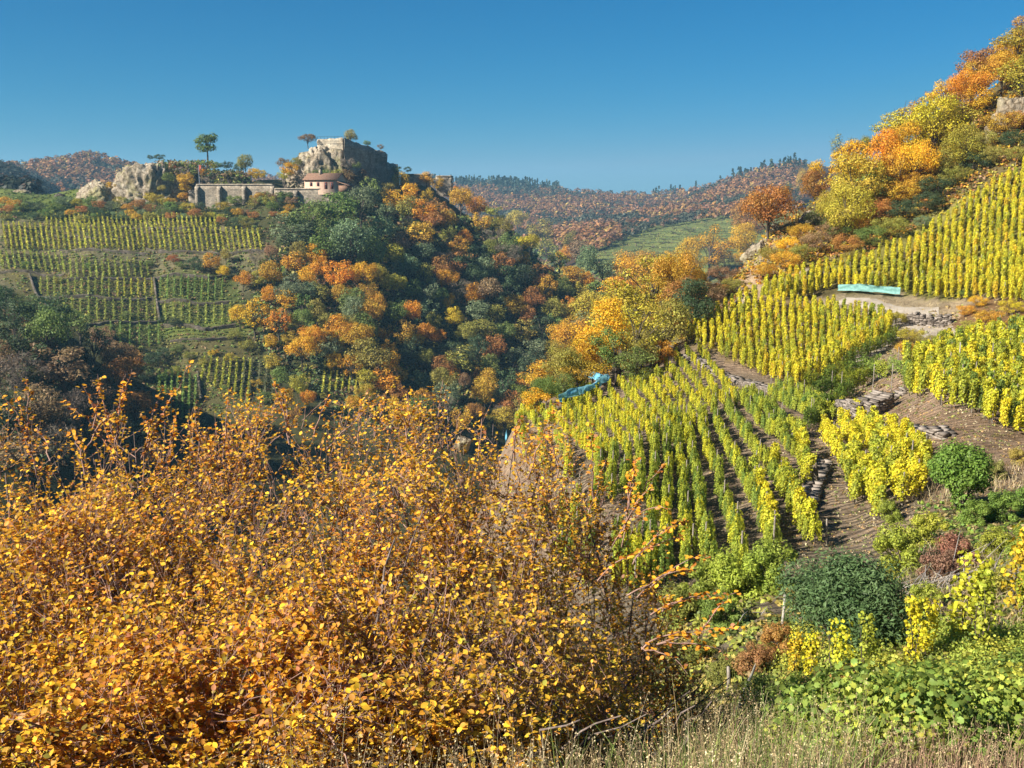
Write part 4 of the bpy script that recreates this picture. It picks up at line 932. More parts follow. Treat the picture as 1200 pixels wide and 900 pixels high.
def vine_row(px, where, kind='column', sp=1.0, cols=(('yellow', 1),), stake_every=3, scale=1.0, gap=0.04, lo=1.0, hi=6500, wide=1.0, name='vine_row'):
    P, d = path_points(px, lo, hi)
    if d[-1] < sp * .8: return None
    Q = along(P, d, sp)
    a = Q[0]; o = empty(name, (a[0], a[1], float(H(a[0], a[1]))))
    names = [c for c, w in cols]; ws = [w for c, w in cols]
    dirs = np.gradient(Q, axis=0)
    for k, (x, y) in enumerate(Q):
        if random.random() < gap: continue
        x += random.uniform(-.12, .12); y += random.uniform(-.25, .25)
        z = float(H(x, y)); rz = math.atan2(dirs[k][1], dirs[k][0]) + (math.pi if random.random() < .5 else 0) if kind == 'hedge' else random.uniform(0, 6.28)
        c = np.array(VC[random.choices(names, ws)[0]]) * random.uniform(.85, 1.15)
        pt = float(vnoise(x / 7, y / 7, 2)); c = c * (1 - .5 * max(0, pt - .1)) + np.array([.20, .27, .04]) * .5 * max(0, pt - .1)
        s = scale * random.uniform(.82, 1.16)
        slope_ = 0
        link('vine', random.choice(VP[kind]), o, (x - a[0], y - a[1], z - o.location.z), rz, (s * wide, s * wide, s * random.uniform(.92, 1.1)), c)
        if stake_every and k % stake_every == 0:
            link('stake', STAKE, o, (x - a[0] + .05, y - a[1], z - o.location.z), random.uniform(0, 3), (1, 1, scale * random.uniform(.92, 1.15)))
    REG.setdefault((where, name, VN[where]), []).append((px[0][0], o))
    return o
def lerp(a, b, t): return a + (b - a) * t
# middle block (upright, yellow)
W1 = 'in the middle block'; VN[W1] = 'yellow'
tB = [(805, 388), (845, 370), (880, 356), (935, 366), (985, 372), (1032, 378), (1042, 390)]
bB = [(805, 402), (850, 424), (895, 446), (930, 455), (965, 442), (1005, 416), (1042, 397)]
for k in range(28):
    u = 806 + k * 8.6
    vt = np.interp(u, [a for a, b in tB], [b for a, b in tB]); vb = np.interp(u, [a for a, b in bB], [b for a, b in bB])
    green = max(0, (u - 930) / 120)
    vine_row([(u, vt), (u + 2 + 3 * (vb - vt) / 90, vb)], W1, 'column', .55, (('yellow', 4), ('lemon', 2), ('yellow-green', .6 + 3 * green), ('gold', .8)), 7, .9, .14, 60, 125, .66)
# upper block, up to the trees
W2 = 'below the autumn trees'; VN[W2] = 'bright yellow'
tU = [(895, 345), (930, 332), (990, 318), (1050, 300), (1062, 297), (1100, 268), (1145, 236), (1200, 200), (1260, 170)]
bU = [(895, 352), (935, 352), (975, 340), (1050, 345), (1080, 352), (1150, 352), (1180, 355), (1260, 360)]
for k in range(39):
    u = 897 + k * 8.7
    vt = np.interp(u, [a for a, b in tU], [b for a, b in tU]); vb = np.interp(u, [a for a, b in bU], [b for a, b in bU])
    vine_row([(u + 4 * (vb - vt) / 100, vt), (u, vb)], W2, 'column', .6, (('yellow', 4), ('lemon', 2), ('yellow-green', .8), ('gold', .8)), 7, .95, .14, 60, 150, .7)
# right block
W3 = 'below the gravel path'; VN[W3] = 'yellow-green'
tE = [(1055, 432), (1085, 426), (1110, 412), (1150, 404), (1200, 392), (1260, 385)]
bE = [(1055, 462), (1090, 474), (1125, 482), (1160, 500), (1200, 514), (1260, 520)]
for k in range(15):
    u = 1060 + k * 12.2
    vt = np.interp(u, [a for a, b in tE], [b for a, b in tE]); vb = np.interp(u, [a for a, b in bE], [b for a, b in bE])
    vine_row([(u, vt), (u + 6, vb)], W3, 'column', .8, (('yellow', 2), ('lemon', 2), ('yellow-green', 2.5), ('green', .8)), 6, .85, .05, 35, 95, .9)
# the fan of trellised rows in the centre
W4 = 'in the central fan'; VN[W4] = 'green'
D = [[(703, 535), (701, 590), (690, 622)], [(719, 535), (715, 590)], [(736, 535), (731, 585)], [(748, 520), (752, 570), (748, 600)],
     [(782, 495), (782, 560), (780, 620), (779, 690)], [(803, 500), (815, 562), (823, 625), (832, 690)], [(820, 490), (832, 545), (848, 590), (860, 635), (869, 685)],
     [(836, 484), (848, 525), (868, 562), (890, 605), (906, 656)], [(851, 478), (870, 515), (896, 548), (918, 582), (950, 640)], [(866, 470), (890, 502), (922, 530), (938, 548)],
     [(882, 466), (908, 492), (940, 516)], [(900, 462), (930, 485), (962, 500)], [(922, 456), (950, 472), (985, 488)], [(690, 640), (690, 690)], [(735, 640), (735, 690)]]
for i in (9, 11):            # rows between, where the fan opens
    a, b = D[i], D[i + 1]; m_ = min(len(a), len(b))
    D.append([((a[k][0] + b[k][0]) / 2, (a[k][1] + b[k][1]) / 2) for k in range(m_)])
D += [[(792, 498), (798, 560), (802, 620), (806, 680)], [(766, 510), (766, 560), (764, 610), (760, 690)], [(726, 640), (722, 690)], [(748, 640), (745, 700)], [(660, 600), (655, 660)], [(676, 590), (670, 660)], [(640, 580), (634, 640)]]
for L in D: vine_row(L, W4, 'hedge', .66, (('yellow-green', 3.5), ('green', 1.6), ('lemon', 2)), 9, .62, .03, 18, 95, .88)
W5 = 'on the spur by the blue nets'; VN[W5] = 'yellow'
for k in range(14):
    a = (646 + 13.2 * k, 490 - 5.9 * k); b = (696 + 13.2 * k, 546 - 4.6 * k)
    if k > 10: b = (b[0] - 4, b[1] - 8)
    vine_row([a, ((a[0] + b[0]) / 2 + 2, (a[1] + b[1]) / 2), b], W5, 'column', .48, (('yellow', 3), ('lemon', 3), ('yellow-green', 1.6)), 8, .56, .08, 45, 110, .68)
for a, b in [((612, 478), (632, 508)), ((622, 470), (645, 500)), ((606, 498), (616, 540)), ((648, 462), (668, 485)), ((660, 458), (682, 478)), ((676, 452), (694, 470)), ((632, 520), (640, 560)), ((655, 520), (668, 565))]:
    vine_row([a, b], W5, 'hedge', 1.1, (('yellow-green', 3), ('lemon', 1)), 6, .7, .02, 40, 105)
W6 = 'left of the tall green bush'; VN[W6] = 'bright yellow'
for L in [[(880, 558), (890, 590), (905, 640)], [(905, 548), (922, 580), (945, 632)], [(936, 528), (942, 556), (945, 570)], [(965, 512), (985, 545), (1003, 590)], [(984, 500), (1000, 530), (1018, 590)], [(1002, 492), (1022, 530), (1030, 610)], [(1020, 505), (1040, 545), (1056, 592)], [(1042, 512), (1062, 545), (1075, 585)], [(1062, 520), (1085, 560)]]:
    vine_row(L, W6, 'column', .55, (('yellow', 4), ('lemon', 2), ('yellow-green', 1)), 6, .62, .03, 20, 75, 1.1)
W7 = 'below the middle block'; VN[W7] = 'dark green'
for L in [[(1046, 402), (1010, 424), (975, 450), (948, 462)], [(1052, 440), (1020, 448), (985, 466)], [(1040, 430), (1000, 444), (960, 470)], [(975, 480), (945, 505)], [(1000, 462), (965, 485)]]:
    vine_row(L, W7, 'hedge', 1.2, (('green', 3), ('yellow-green', 2)), 6, .85, .1, 35, 100, 1.2)

# terraced vineyards across the valley: each row one mesh, too small to show its vines
def far_row(px, where, colour, col, sp=.9, sc=1.0):
    P, d = path_points(px, 240, 450)
    Q = along(P, d, sp); g = Geo(); a = Q[0]; z0 = float(H(*a))
    for x, y in Q:
        n = 12; z = RNG.uniform(.25, 1.9, n) * sc; L = np.c_[x - a[0] + RNG.normal(0, .11, n), y - a[1] + RNG.normal(0, .2, n), float(H(x, y)) - z0 + z]
        V_, F_, r_ = leaf_quads(L, .6 * sc, None, .8, .8); g.add(V_, [F_], r_)
    W_ = np.c_[Q - a, H(Q[:, 0], Q[:, 1]) - z0 + .8]; v_, f_ = tube(W_, .04, 3); g.add(v_, [f_])
    me = g.mesh('far_vine_row', M['leaf'])
    o = link('vine_row', me, None, (a[0], a[1], z0), color=np.array(col) * random.uniform(.85, 1.15))
    VN[where] = colour
    REG.setdefault((where, 'vine_row', colour), []).append((px[0][0], o))
FY = (.48, .43, .06); FO = (.36, .37, .07); FG = (.23, .31, .07)
def far_block(u0, u1, step, vt0, vt1, vb0, vb1, slant, where, colour, col, **k):
    n = int((u1 - u0) / step) + 1
    for i in range(n):
        t = i / max(1, n - 1); u = lerp(u0, u1, t)
        far_row([(u - slant, lerp(vt0, vt1, t)), (u, lerp(vb0, vb1, t))], where, colour, col, **k)
far_block(56, 253, 5.4, 256, 257, 266, 270, 2, 'on the topmost far terrace', 'yellow', FY)
far_block(8, 306, 6.2, 266, 274, 294, 296, 4, 'on the second far terrace', 'yellow', FY)
far_block(4, 76, 7.2, 298, 302, 317, 321, 4, 'on the third far terrace', 'pale green', FO)
far_block(84, 174, 7.5, 308, 311, 328, 327, 2, 'left of the reddish shrub', 'pale green', FO)
far_block(48, 128, 8, 330, 331, 348, 349, 0, 'in the upper left far plot', 'olive', FO, sc=.8)
far_block(138, 178, 8, 331, 331, 349, 350, 0, 'in the upper middle far plot', 'olive', FY, sc=.8)
far_block(188, 260, 8, 328, 330, 352, 354, -1, 'in the upper right far plot', 'green', FG, sc=.85)
far_block(75, 182, 9, 355, 355, 376, 378, 0, 'in the middle left far plot', 'olive', FO, sc=.8)
far_block(194, 270, 8.5, 360, 361, 380, 382, 0, 'in the middle right far plot', 'olive', FO, sc=.8)
far_block(130, 186, 9.5, 384, 385, 405, 408, 0, 'above the grassy far track', 'green', FG, sc=.8)
far_block(236, 290, 7, 424, 428, 448, 474, -4, 'at the valley bottom', 'yellow', (.42, .40, .05))
far_block(284, 318, 7, 426, 430, 462, 476, -4, 'at the valley bottom', 'grey-green', (.22, .22, .11))
far_block(186, 228, 7, 440, 448, 484, 498, -2, 'at the valley bottom', 'dark green', FG)
far_block(378, 424, 7.5, 412, 416, 462, 462, -4, 'among the orange trees', 'yellow-green', FY)

# ------------------------------------------------------------------ terrace walls, stone walls, path
def terrace_wall(px, h, label, lo=240, hi=450, th=.7, m='schist', drop=.4):
    h *= .75
    P, d = path_points(px, lo, hi); Q = along(P, d, max(.35, d[-1] / 60)); n = len(Q)
    dr = unit(np.gradient(Q, axis=0)); nn = np.c_[-dr[:, 1], dr[:, 0]]; z = H(Q[:, 0], Q[:, 1])
    g = Geo(); R_ = []
    nz = 4
    prof = [(-1, 0)] + [(-1, k / nz) for k in range(1, nz + 1)] + [(1, 1), (1, 0)]
    for a, b in prof:
        off = a * th / 2 + .1 * vnoise(Q[:, 0] * 2.2 + b * 7, Q[:, 1] * 2.2, b * 5) * (h / 1.2)
        R_.append(np.c_[Q + nn * off[:, None], z - drop + (h + drop) * b * (1 + .12 * vnoise(Q[:, 0] * .9, Q[:, 1] * .9, 3))])
    V = np.stack(R_, 1); V[..., :2] -= Q[0]; V[..., 2] -= z[0]; k = len(prof)
    i = (np.arange(n - 1)[:, None] * k + np.arange(k - 1)).ravel()
    F_ = [np.c_[i, i + 1, i + k + 1, i + k]]
    F_.append(np.array([[0, 1, 2, 3]])); F_.append(np.array([[(n - 1) * k + 3, (n - 1) * k + 2, (n - 1) * k + 1, (n - 1) * k]]))
    me = mesh_np('terrace_wall', V.reshape(-1, 3), F_, M[m])
    return tag(link('terrace_wall', me, None, (Q[0][0], Q[0][1], z[0])), label, 'wall', 'dry stone terrace walls', 'thing')
for px, h, lab in [([(142, 268), (200, 271), (256, 273)], 1.3, 'long dark terrace wall under the topmost far vine rows'), ([(110, 262), (141, 264)], 1.1, 'short terrace wall left of the topmost long wall'),
                   ([(60, 279), (90, 280), (112, 282)], 1.2, 'short terrace wall inside the second far terrace'), ([(70, 297), (118, 295), (174, 302)], 1.2, 'terrace wall under the left second far terrace'),
                   ([(172, 296), (200, 299), (312, 297)], 1.2, 'long terrace wall ending at the golden trees'), ([(0, 321), (76, 324)], 1.1, 'terrace wall under the pale green far rows at the left edge'),
                   ([(78, 330), (176, 329), (245, 327), (262, 326)], 1.1, 'long terrace wall under the third far terrace'), ([(44, 351), (130, 353), (180, 352)], 1.2, 'terrace wall under the olive far plots'),
                   ([(186, 356), (235, 359), (270, 357)], 1.2, 'terrace wall under the green far plot'), ([(70, 380), (130, 381), (184, 381)], 1.2, 'terrace wall starting at the shaded wood'),
                   ([(192, 385), (240, 388), (276, 384)], 1.3, 'terrace wall left of the big golden tree'), ([(200, 404), (240, 401), (278, 399)], 1.1, 'lowest wall above the grassy track'),
                   ([(181, 330), (184, 356), (188, 382)], 1.3, 'steep wall running down between the left and right far plots'), ([(35, 325), (42, 345), (56, 362)], 1.2, 'pale steep wall beside the shaded wood'),
                   ([(232, 440), (236, 470)], 1.0, 'wall along the bright plot at the valley bottom'), ([(272, 455), (300, 440)], 1.0, 'wall above the clearing of the valley bottom')]:
    terrace_wall(px, h, lab)
terrace_wall([(1052, 302), (1080, 303), (1118, 302)], .7, 'dark terrace wall across the upper yellow vineyard', 80, 150, .5, drop=.3)
terrace_wall([(1128, 244), (1165, 239), (1215, 232)], .7, 'dark terrace wall at the top of the yellow vineyard by the right edge', 80, 160, .5, drop=.3)
STONES = []
for k in range(6):
    rng = np.random.default_rng(300 + k); d = unit(np.array([(x, y, z) for x in (-1, 1) for y in (-1, 1) for z in (-1, 1)], float)); 
def rough_stone(rng, c, dims, rz=0.):
    V = np.array([(x, y, z) for z in (-.5, .5) for x, y in ((-.5, -.5), (.5, -.5), (.5, .5), (-.5, .5))]) * dims * rng.uniform(.8, 1.1, (8, 3))
    V += rng.normal(0, .06, (8, 3)) * dims; a = math.cos(rz), math.sin(rz)
    return np.c_[V[:, 0] * a[0] - V[:, 1] * a[1], V[:, 0] * a[1] + V[:, 1] * a[0], V[:, 2]] + c
BOXF = np.array([(0, 3, 2, 1), (4, 5, 6, 7), (0, 1, 5, 4), (1, 2, 6, 5), (2, 3, 7, 6), (3, 0, 4, 7)])
def stone_wall(px, h, label, stone=.28, th=.6, lo=30, hi=120, ragged=.3, name='dry_stone_wall'):
    P, d = path_points(px, lo, hi); Q = along(P, d, stone * .85); g = Geo(); rng = np.random.default_rng(len(label))
    a = Q[0]; z0 = float(H(*a)); dr = np.gradient(Q, axis=0)
    for i, (x, y) in enumerate(Q):
        rz = math.atan2(dr[i][1], dr[i][0]); z = float(H(x, y)); hh = h * (1 - ragged * rng.random()); zz = -.15
        while zz < hh:
            t = rng.uniform(.06, .13) * stone / .28
            for side in (-.5, .5):
                c = (x - a[0] - math.sin(rz) * side * th + rng.normal(0, .03), y - a[1] + math.cos(rz) * side * th + rng.normal(0, .03), z - z0 + zz)
                g.add(rough_stone(rng, c, np.array([stone * rng.uniform(.8, 1.5), th * .9, t * 1.1]), rz + rng.normal(0, .12)), [BOXF], rng.random())
            zz += t
    o = tag(empty(name, (a[0], a[1], z0)), label, 'wall', 'dry stone terrace walls', 'thing')
    s = link('stones', g.mesh('wall_stones', M['drystone']), o); s['kind'] = 'stuff'; return o
m, nt = mat('stacked_stones'); co = ocoord(nt)
r_ = nd(nt, 'ShaderNodeAttribute', attribute_name='rnd').outputs['Fac']
out(nt, princ(nt, mulc(nt, ramp(nt, r_, [(0, (.13, .11, .09)), (.5, (.24, .20, .165)), (1, (.36, .31, .26))]), ramp(nt, noise_n(nt, 6, 6, co), [(.3, (.6,) * 3), (.7, (1.2,) * 3)])), .9, noise_n(nt, 20, 6, co), .8, .02))
M['drystone'] = m
stone_wall([(990, 490), (1012, 494), (1034, 482)], 1.25, 'dry stone pile wall at the corner of the stepped vineyard', .3, .7, 40, 60, .15)
stone_wall([(1032, 480), (1052, 466), (1058, 462)], .35, 'low stone edge running up from the stone pile', .25, .4, 40, 70)
stone_wall([(1062, 378), (1085, 382), (1112, 380)], 1.0, 'crumbling stone wall beside the path below the yellow vineyard', .32, .6, 70, 100, .5)
stone_wall([(800, 418), (830, 432), (880, 452), (930, 466)], .4, 'low stone edge under the middle vineyard block', .3, .5, 60, 110, .6)
stone_wall([(1055, 505), (1085, 510), (1110, 512)], .4, 'small stone steps beside the green bush', .3, .5, 30, 60, .5)
stone_wall([(945, 600), (952, 575), (965, 545)], .3, 'broken stone edge beside the upright boulder', .25, .4, 25, 60, .5)

def ribbon(name, px, width, col_m, lift=.05, lo=1, hi=200, label=None):
    P, d = path_points(px, lo, hi); Q = along(P, d, .5); dr = unit(np.gradient(Q, axis=0)); nn = np.c_[-dr[:, 1], dr[:, 0]]
    w = np.interp(np.linspace(0, 1, len(Q)), np.linspace(0, 1, len(width)), width); R_ = []
    K = 7
    for k in range(K):
        t = (k / (K - 1) - .5); off = w * t * (1 + .25 * vnoise(Q[:, 0] * 1.1, Q[:, 1] * 1.1, k))
        X = Q + nn * off[:, None]; R_.append(np.c_[X, H(X[:, 0], X[:, 1]) + lift * (1 - (2 * t) ** 4)])
    V = np.stack(R_, 1).reshape(-1, 3); i = (np.arange(len(Q) - 1)[:, None] * K + np.arange(K - 1)).ravel()
    o = link(name, mesh_np(name, V, [np.c_[i, i + 1, i + K + 1, i + K]], col_m, True)); return tag(o, kind='structure')
m, nt = mat('gravel_track'); co = pos(nt)
out(nt, princ(nt, mulc(nt, ramp(nt, noise_n(nt, .8, 6, co), [(.3, (.32, .26, .19)), (.65, (.48, .42, .34))]), ramp(nt, noise_n(nt, 12, 5, co, .8), [(.3, (.7,) * 3), (.7, (1.15,) * 3)])), .95, noise_n(nt, 9, 8, co), .8, .06))
M['gravel'] = m
ribbon('path', [(1118, 403), (1098, 391), (1078, 384), (1060, 381), (1046, 390), (1020, 412), (992, 436)], [2.2, 3.0, 3.4, 3.0, 2.2, 2.0, 1.4], M['gravel'])
ribbon('path', [(985, 352), (1020, 358), (1060, 366), (1100, 366)], [2.2, 3.2, 3.6, 2.4], M['gravel'])

# bird nets, rolled out along the feet of the vines
def netting(px, h, col_, label, lo=50, hi=120, z0=.25):
    P, d = path_points(px, lo, hi); Q = along(P, d, .18); g = Geo(); n = len(Q); K = 6
    dr = unit(np.gradient(Q, axis=0)); nn = np.c_[-dr[:, 1], dr[:, 0]]; a = Q[0]; zg = H(Q[:, 0], Q[:, 1]); R_ = []
    for k in range(K):
        t = k / (K - 1); w = .18 * fbm(np.arange(n) * .35, t * 4, z0 * 9, 3) + .1 * math.sin(t * 3)
        R_.append(np.c_[Q + nn * w[:, None] - a, zg - zg[0] + z0 + h * t * (1 + .25 * vnoise(np.arange(n) * .12, 0, h * 7))])
    V = np.stack(R_, 1).reshape(-1, 3); i = (np.arange(n - 1)[:, None] * K + np.arange(K - 1)).ravel()
    return tag(link('bird_net', mesh_np('bird_net', V, [np.c_[i, i + 1, i + K + 1, i + K]], col_, True), None, (a[0], a[1], zg[0])), label, 'net', 'bird nets in the vineyard')
def net_mat(name, c1, c2):
    m, nt = mat(name); co = ocoord(nt)
    p = princ(nt, ramp(nt, noise_n(nt, 5, 6, co), [(.35, c1), (.65, c2)]), .6)
    t = nd(nt, 'ShaderNodeBsdfTranslucent'); t.inputs[0].default_value = (*c2, 1); x = nd(nt, 'ShaderNodeMixShader'); x.inputs[0].default_value = .3
    nt.links.new(p, x.inputs[1]); nt.links.new(t.outputs[0], x.inputs[2]); out(nt, x.outputs[0]); return m
NT, NB = net_mat('teal_net', (.16, .38, .36), (.30, .55, .50)), net_mat('blue_net', (.10, .40, .60), (.28, .66, .85))
netting([(981, 345), (1000, 346), (1030, 347), (1054, 349)], .75, NT, 'pale teal bird net rolled along the foot of the upper vineyard', 80, 120, .35)
netting([(646, 466), (662, 456), (688, 452), (712, 456)], .6, NB, 'upper blue bird net along the spur edge', 50, 110, .7)
netting([(655, 486), (675, 478), (692, 471), (712, 460)], .55, NB, 'lower blue bird net crossing the slanting rows', 50, 110, .9)
netting([(592, 478), (594, 500)], .8, NB, 'small blue net at the left edge of the spur', 40, 100, .1)
netting([(538, 516), (545, 512), (552, 520)], .6, NB, 'blue net scrap beside the pale rock behind the hedge', 40, 100, .1)
v_, f_ = tube([(0, 0, -.2), (0, 0, 1), (0, 0, 2.6)], [.05, .05, .045], 8)
def post(u, v, h, label, c):
    p = hit(u, v, 8); me = bpy.data.meshes.new('post'); v_, f_ = tube([(0, 0, -.2), (.01, 0, h * .5), (0, .01, h), (0, .01, h + .01)], [.03, .03, .026, .001], 8)
    o = link('post', mesh_np('post', v_, [f_], c), None, p); o.rotation_euler = (random.uniform(-.04, .04), random.uniform(-.04, .04), 0); return tag(o, label, 'post')
M['paleposts'] = plain('pale_post', (.38, .35, .30), .8)
post(1004, 487, 1.0, 'short pale post standing before the stone pile', M['paleposts'])
post(1044, 460, 1.9, 'tall dark post behind the stone pile', M['stake'])
post(1022, 462, 2.0, 'thin grey post in the green vines above the stone pile', M['stake'])
post(1122, 448, 2.4, 'pale tall post among the vines of the right block', M['paleposts'])
post(916, 735, .75, 'pale leaning post left of the dark green bush', M['paleposts'])
post(853, 812, .45, 'weathered grey post in the lower scrub', M['stake'])
post(968, 640, .9, 'small grey post above the dark green bush', M['stake'])

# ------------------------------------------------------------------ real leaf shapes for the plants close to the camera
# ovate leaf, folded along the midrib, tip at +x, unit long
OV = np.array([(0, 0, 0), (.28, .30, .05), (.62, .33, .03), (1, 0, -.08), (.62, -.33, .03), (.28, -.30, .05), (.30, 0, -.02), (.65, 0, -.03)])
OF3 = np.array([(0, 6, 1), (7, 3, 2), (0, 5, 6), (7, 4, 3)]); OF4 = np.array([(6, 7, 2, 1), (5, 4, 7, 6)])
an = np.linspace(0, 2 * np.pi, 15, endpoint=False)
rr_ = np.array([.18, .42, .50, .38, .52, .44, .52, .46, .46, .52, .44, .52, .38, .50, .42])
LB = np.r_[[(0, 0, .05)], np.c_[-np.cos(an) * rr_, np.sin(an) * rr_, -.10 * rr_ * (np.abs(np.sin(an * 2.5)) + .3)]]
LF3 = np.array([(0, i + 1, (i + 1) % 15 + 1) for i in range(15)])
def frames(dirs, nrm):
    a = unit(dirs); n = unit(nrm - (nrm * a).sum(1, keepdims=True) * a); b = np.cross(n, a); return a, b, n
def put_leaves(P, dirs, nrm, size, tmpl, fs):
    a, b, n = frames(dirs, nrm); s = np.broadcast_to(size, (len(P),))[:, None, None]
    V = P[:, None] + s * (tmpl[None, :, 0:1] * a[:, None] + tmpl[None, :, 1:2] * b[:, None] + tmpl[None, :, 2:3] * n[:, None])
    k = len(tmpl); off = (np.arange(len(P)) * k)[:, None, None]
    return V.reshape(-1, 3), [(f[None] + off).reshape(-1, f.shape[1]) for f in fs]
def tubes(Pn, R_, k=3):
    """many tubes at once: Pn (N, m, 3), R_ (N, m)"""
    N_, m, _ = Pn.shape; d = unit(np.gradient(Pn, axis=1)); up = np.where(np.abs(d[..., 2:3]) > .9, np.array([1., 0, 0]), np.array([0, 0, 1.]))
    a = unit(np.cross(d, up)); b = np.cross(d, a); an = np.arange(k) * 2 * np.pi / k
    V = Pn[:, :, None] + R_[:, :, None, None] * (np.cos(an)[:, None] * a[:, :, None] + np.sin(an)[:, None] * b[:, :, None])
    base = (np.arange(N_) * m * k)[:, None, None]; i = np.arange(m - 1)[:, None] * k + np.arange(k); j = np.arange(m - 1)[:, None] * k + (np.arange(k) + 1) % k
    F_ = np.stack([base + i, base + j, base + j + k, base + i + k], -1).reshape(-1, 4)
    return V.reshape(-1, 3), F_

# ------------------------------------------------------------------ the golden shrubs in front
UT = [-250, 0, 50, 110, 200, 250, 300, 380, 460, 520, 580, 640, 690, 740, 775, 800, 830]
VT = [520, 522, 538, 525, 542, 528, 516, 512, 510, 530, 540, 560, 596, 650, 700, 750, 850]
def ztop(x, y):
    u = 600 + 1152 * x / np.maximum(y, 3) * .98
    t = ray(u, np.interp(u, UT, VT))[1]
    yy = 8.3 - .25 * np.clip(y - 6, -2.5, 2.5)
    return t * yy + .16 * vnoise(x * 1.7, y * 1.7, 3) + .10 * vnoise(x * 4.5, y * 4.5, 8)
TWIG = bark_mat('pinkish_twig', (.20, .115, .09), (.42, .27, .21), 12)
STEM = bark_mat('dark_stem', (.09, .07, .06), (.27, .21, .18), 14)
OVL = mesh_np('shrub_leaf', OV, [OF3, OF4], M['leaf'], True)
HCOL = np.array([(.76, .38, .03), (.70, .29, .03), (.78, .46, .035), (.58, .22, .045), (.70, .39, .03), (.52, .25, .11), (.44, .37, .06), (.80, .40, .025)])
HPRB = np.array([.25, .17, .20, .09, .12, .06, .05, .06])
def golden_shrub(bx, by, nst, spread, seed, label, hue=0, dens=1.0):
    rng = np.random.default_rng(seed); bz = float(H(bx, by))
    root = tag(empty('shrub', (bx, by, bz)), label, 'shrub', 'golden shrubs in the foreground')
    B = np.array([bx, by, bz])
    # stems fan out from the stool to the top of the canopy
    th = rng.uniform(0, 6.283, nst); rr = spread * np.sqrt(rng.uniform(.02, 1, nst))
    tx, ty = bx + rr * np.cos(th), np.maximum(by + rr * np.sin(th), 3.3); gz = H(tx, ty)
    tz = np.maximum(ztop(tx, ty) - rng.uniform(-.05, .35, nst), gz + .5)
    m = 9; t = np.linspace(0, 1, m)[None, :, None]
    S0 = np.c_[bx + rng.normal(0, .12, nst), by + rng.normal(0, .12, nst)]; S0 = np.c_[S0, H(S0[:, 0], S0[:, 1]) - .05]
    E = np.c_[tx, ty, tz]; mid = S0 * .55 + E * .45; mid[:, 2] += .12 * np.linalg.norm(E - S0, axis=1) + 0; mid[:, :2] -= (E - S0)[:, :2] * .12
    ST = (1 - t) ** 2 * S0[:, None] + 2 * t * (1 - t) * mid[:, None] + t ** 2 * E[:, None]
    ST += rng.normal(0, .025, ST.shape) * np.sin(np.pi * t)
    r0 = rng.uniform(.011, .022, nst)[:, None] * np.linspace(1, .22, m)[None]
    for i in range(nst):
        v, f = tube(ST[i] - B, r0[i], 6); link('stem', mesh_np('stem', v, [f], STEM, True), root)
    # branches
    nb = 15; tb = rng.uniform(.15, .98, (nst, nb)); q_ = tb * (m - 1); i0 = np.minimum(q_.astype(int), m - 2); fr = (q_ - i0)[..., None]
    ar = np.arange(nst)[:, None]; P0 = ST[ar, i0] * (1 - fr) + ST[ar, i0 + 1] * fr; D = unit(ST[ar, i0 + 1] - ST[ar, i0])
    P0, D, tb = P0.reshape(-1, 3), D.reshape(-1, 3), tb.ravel(); n = len(P0)
    d1 = unit(D * .75 + rdir(n, rng) * .95 + [0, 0, .25]); ln = rng.uniform(.35, .95, n) * (1.15 - .5 * tb)
    mb = 6; s = np.linspace(0, 1, mb)[None, :, None]
    BR_ = P0[:, None] + d1[:, None] * ln[:, None, None] * s + np.array([0, 0, .18]) * (s ** 2) * ln[:, None, None] + np.cumsum(rng.normal(0, .018, (n, mb, 3)), 1) * (s > 0)
    # twigs
    nt_ = int(9 * dens); tt = rng.uniform(.12, 1.0, (n, nt_)); q_ = tt * (mb - 1); i0 = np.minimum(q_.astype(int), mb - 2); fr = (q_ - i0)[..., None]; ar = np.arange(n)[:, None]
    T0 = (BR_[ar, i0] * (1 - fr) + BR_[ar, i0 + 1] * fr).reshape(-1, 3); TD = unit(BR_[ar, i0 + 1] - BR_[ar, i0]).reshape(-1, 3)
    k = len(T0); d2 = unit(TD * .8 + rdir(k, rng) * .85 + [0, 0, .2]); l2 = rng.uniform(.12, .34, k)
    mt = 4; s = np.linspace(0, 1, mt)[None, :, None]
    TW = T0[:, None] + d2[:, None] * l2[:, None, None] * s + np.array([0, 0, .06]) * s ** 2 + np.cumsum(rng.normal(0, .007, (k, mt, 3)), 1) * (s > 0)
    inside = lambda Q, e: (Q[:, -1, 2] < ztop(Q[:, -1, 0], Q[:, -1, 1]) + e) & (Q[:, -1, 2] > H(Q[:, -1, 0], Q[:, -1, 1]) + .06) & (Q[:, -1, 1] > 3.05)
    okb = inside(BR_, .10); okt = inside(TW, .13)
    g = Geo()
    v, f = tubes(BR_[okb], (rng.uniform(.0035, .0065, okb.sum())[:, None] * np.linspace(1, .4, mb)), 4); g.add(v - B, [f])
    v, f = tubes(TW[okt], (rng.uniform(.0016, .0028, okt.sum())[:, None] * np.linspace(1, .6, mt)), 3); g.add(v - B, [f])
    o = link('twigs', g.mesh('twigs', TWIG), root); o['kind'] = 'stuff'
    # leaves, held about level along the twigs
    TWo = TW[okt]; k = len(TWo); nl = 12
    tl = np.concatenate([rng.uniform(.12, 1, (k, nl - 2)), np.ones((k, 2))], 1); q_ = tl * (mt - 1); i0 = np.minimum(q_.astype(int), mt - 2); fr = (q_ - i0)[..., None]; ar = np.arange(k)[:, None]
    LP = (TWo[ar, i0] * (1 - fr) + TWo[ar, i0 + 1] * fr).reshape(-1, 3); LD = unit(TWo[ar, i0 + 1] - TWo[ar, i0]).reshape(-1, 3)
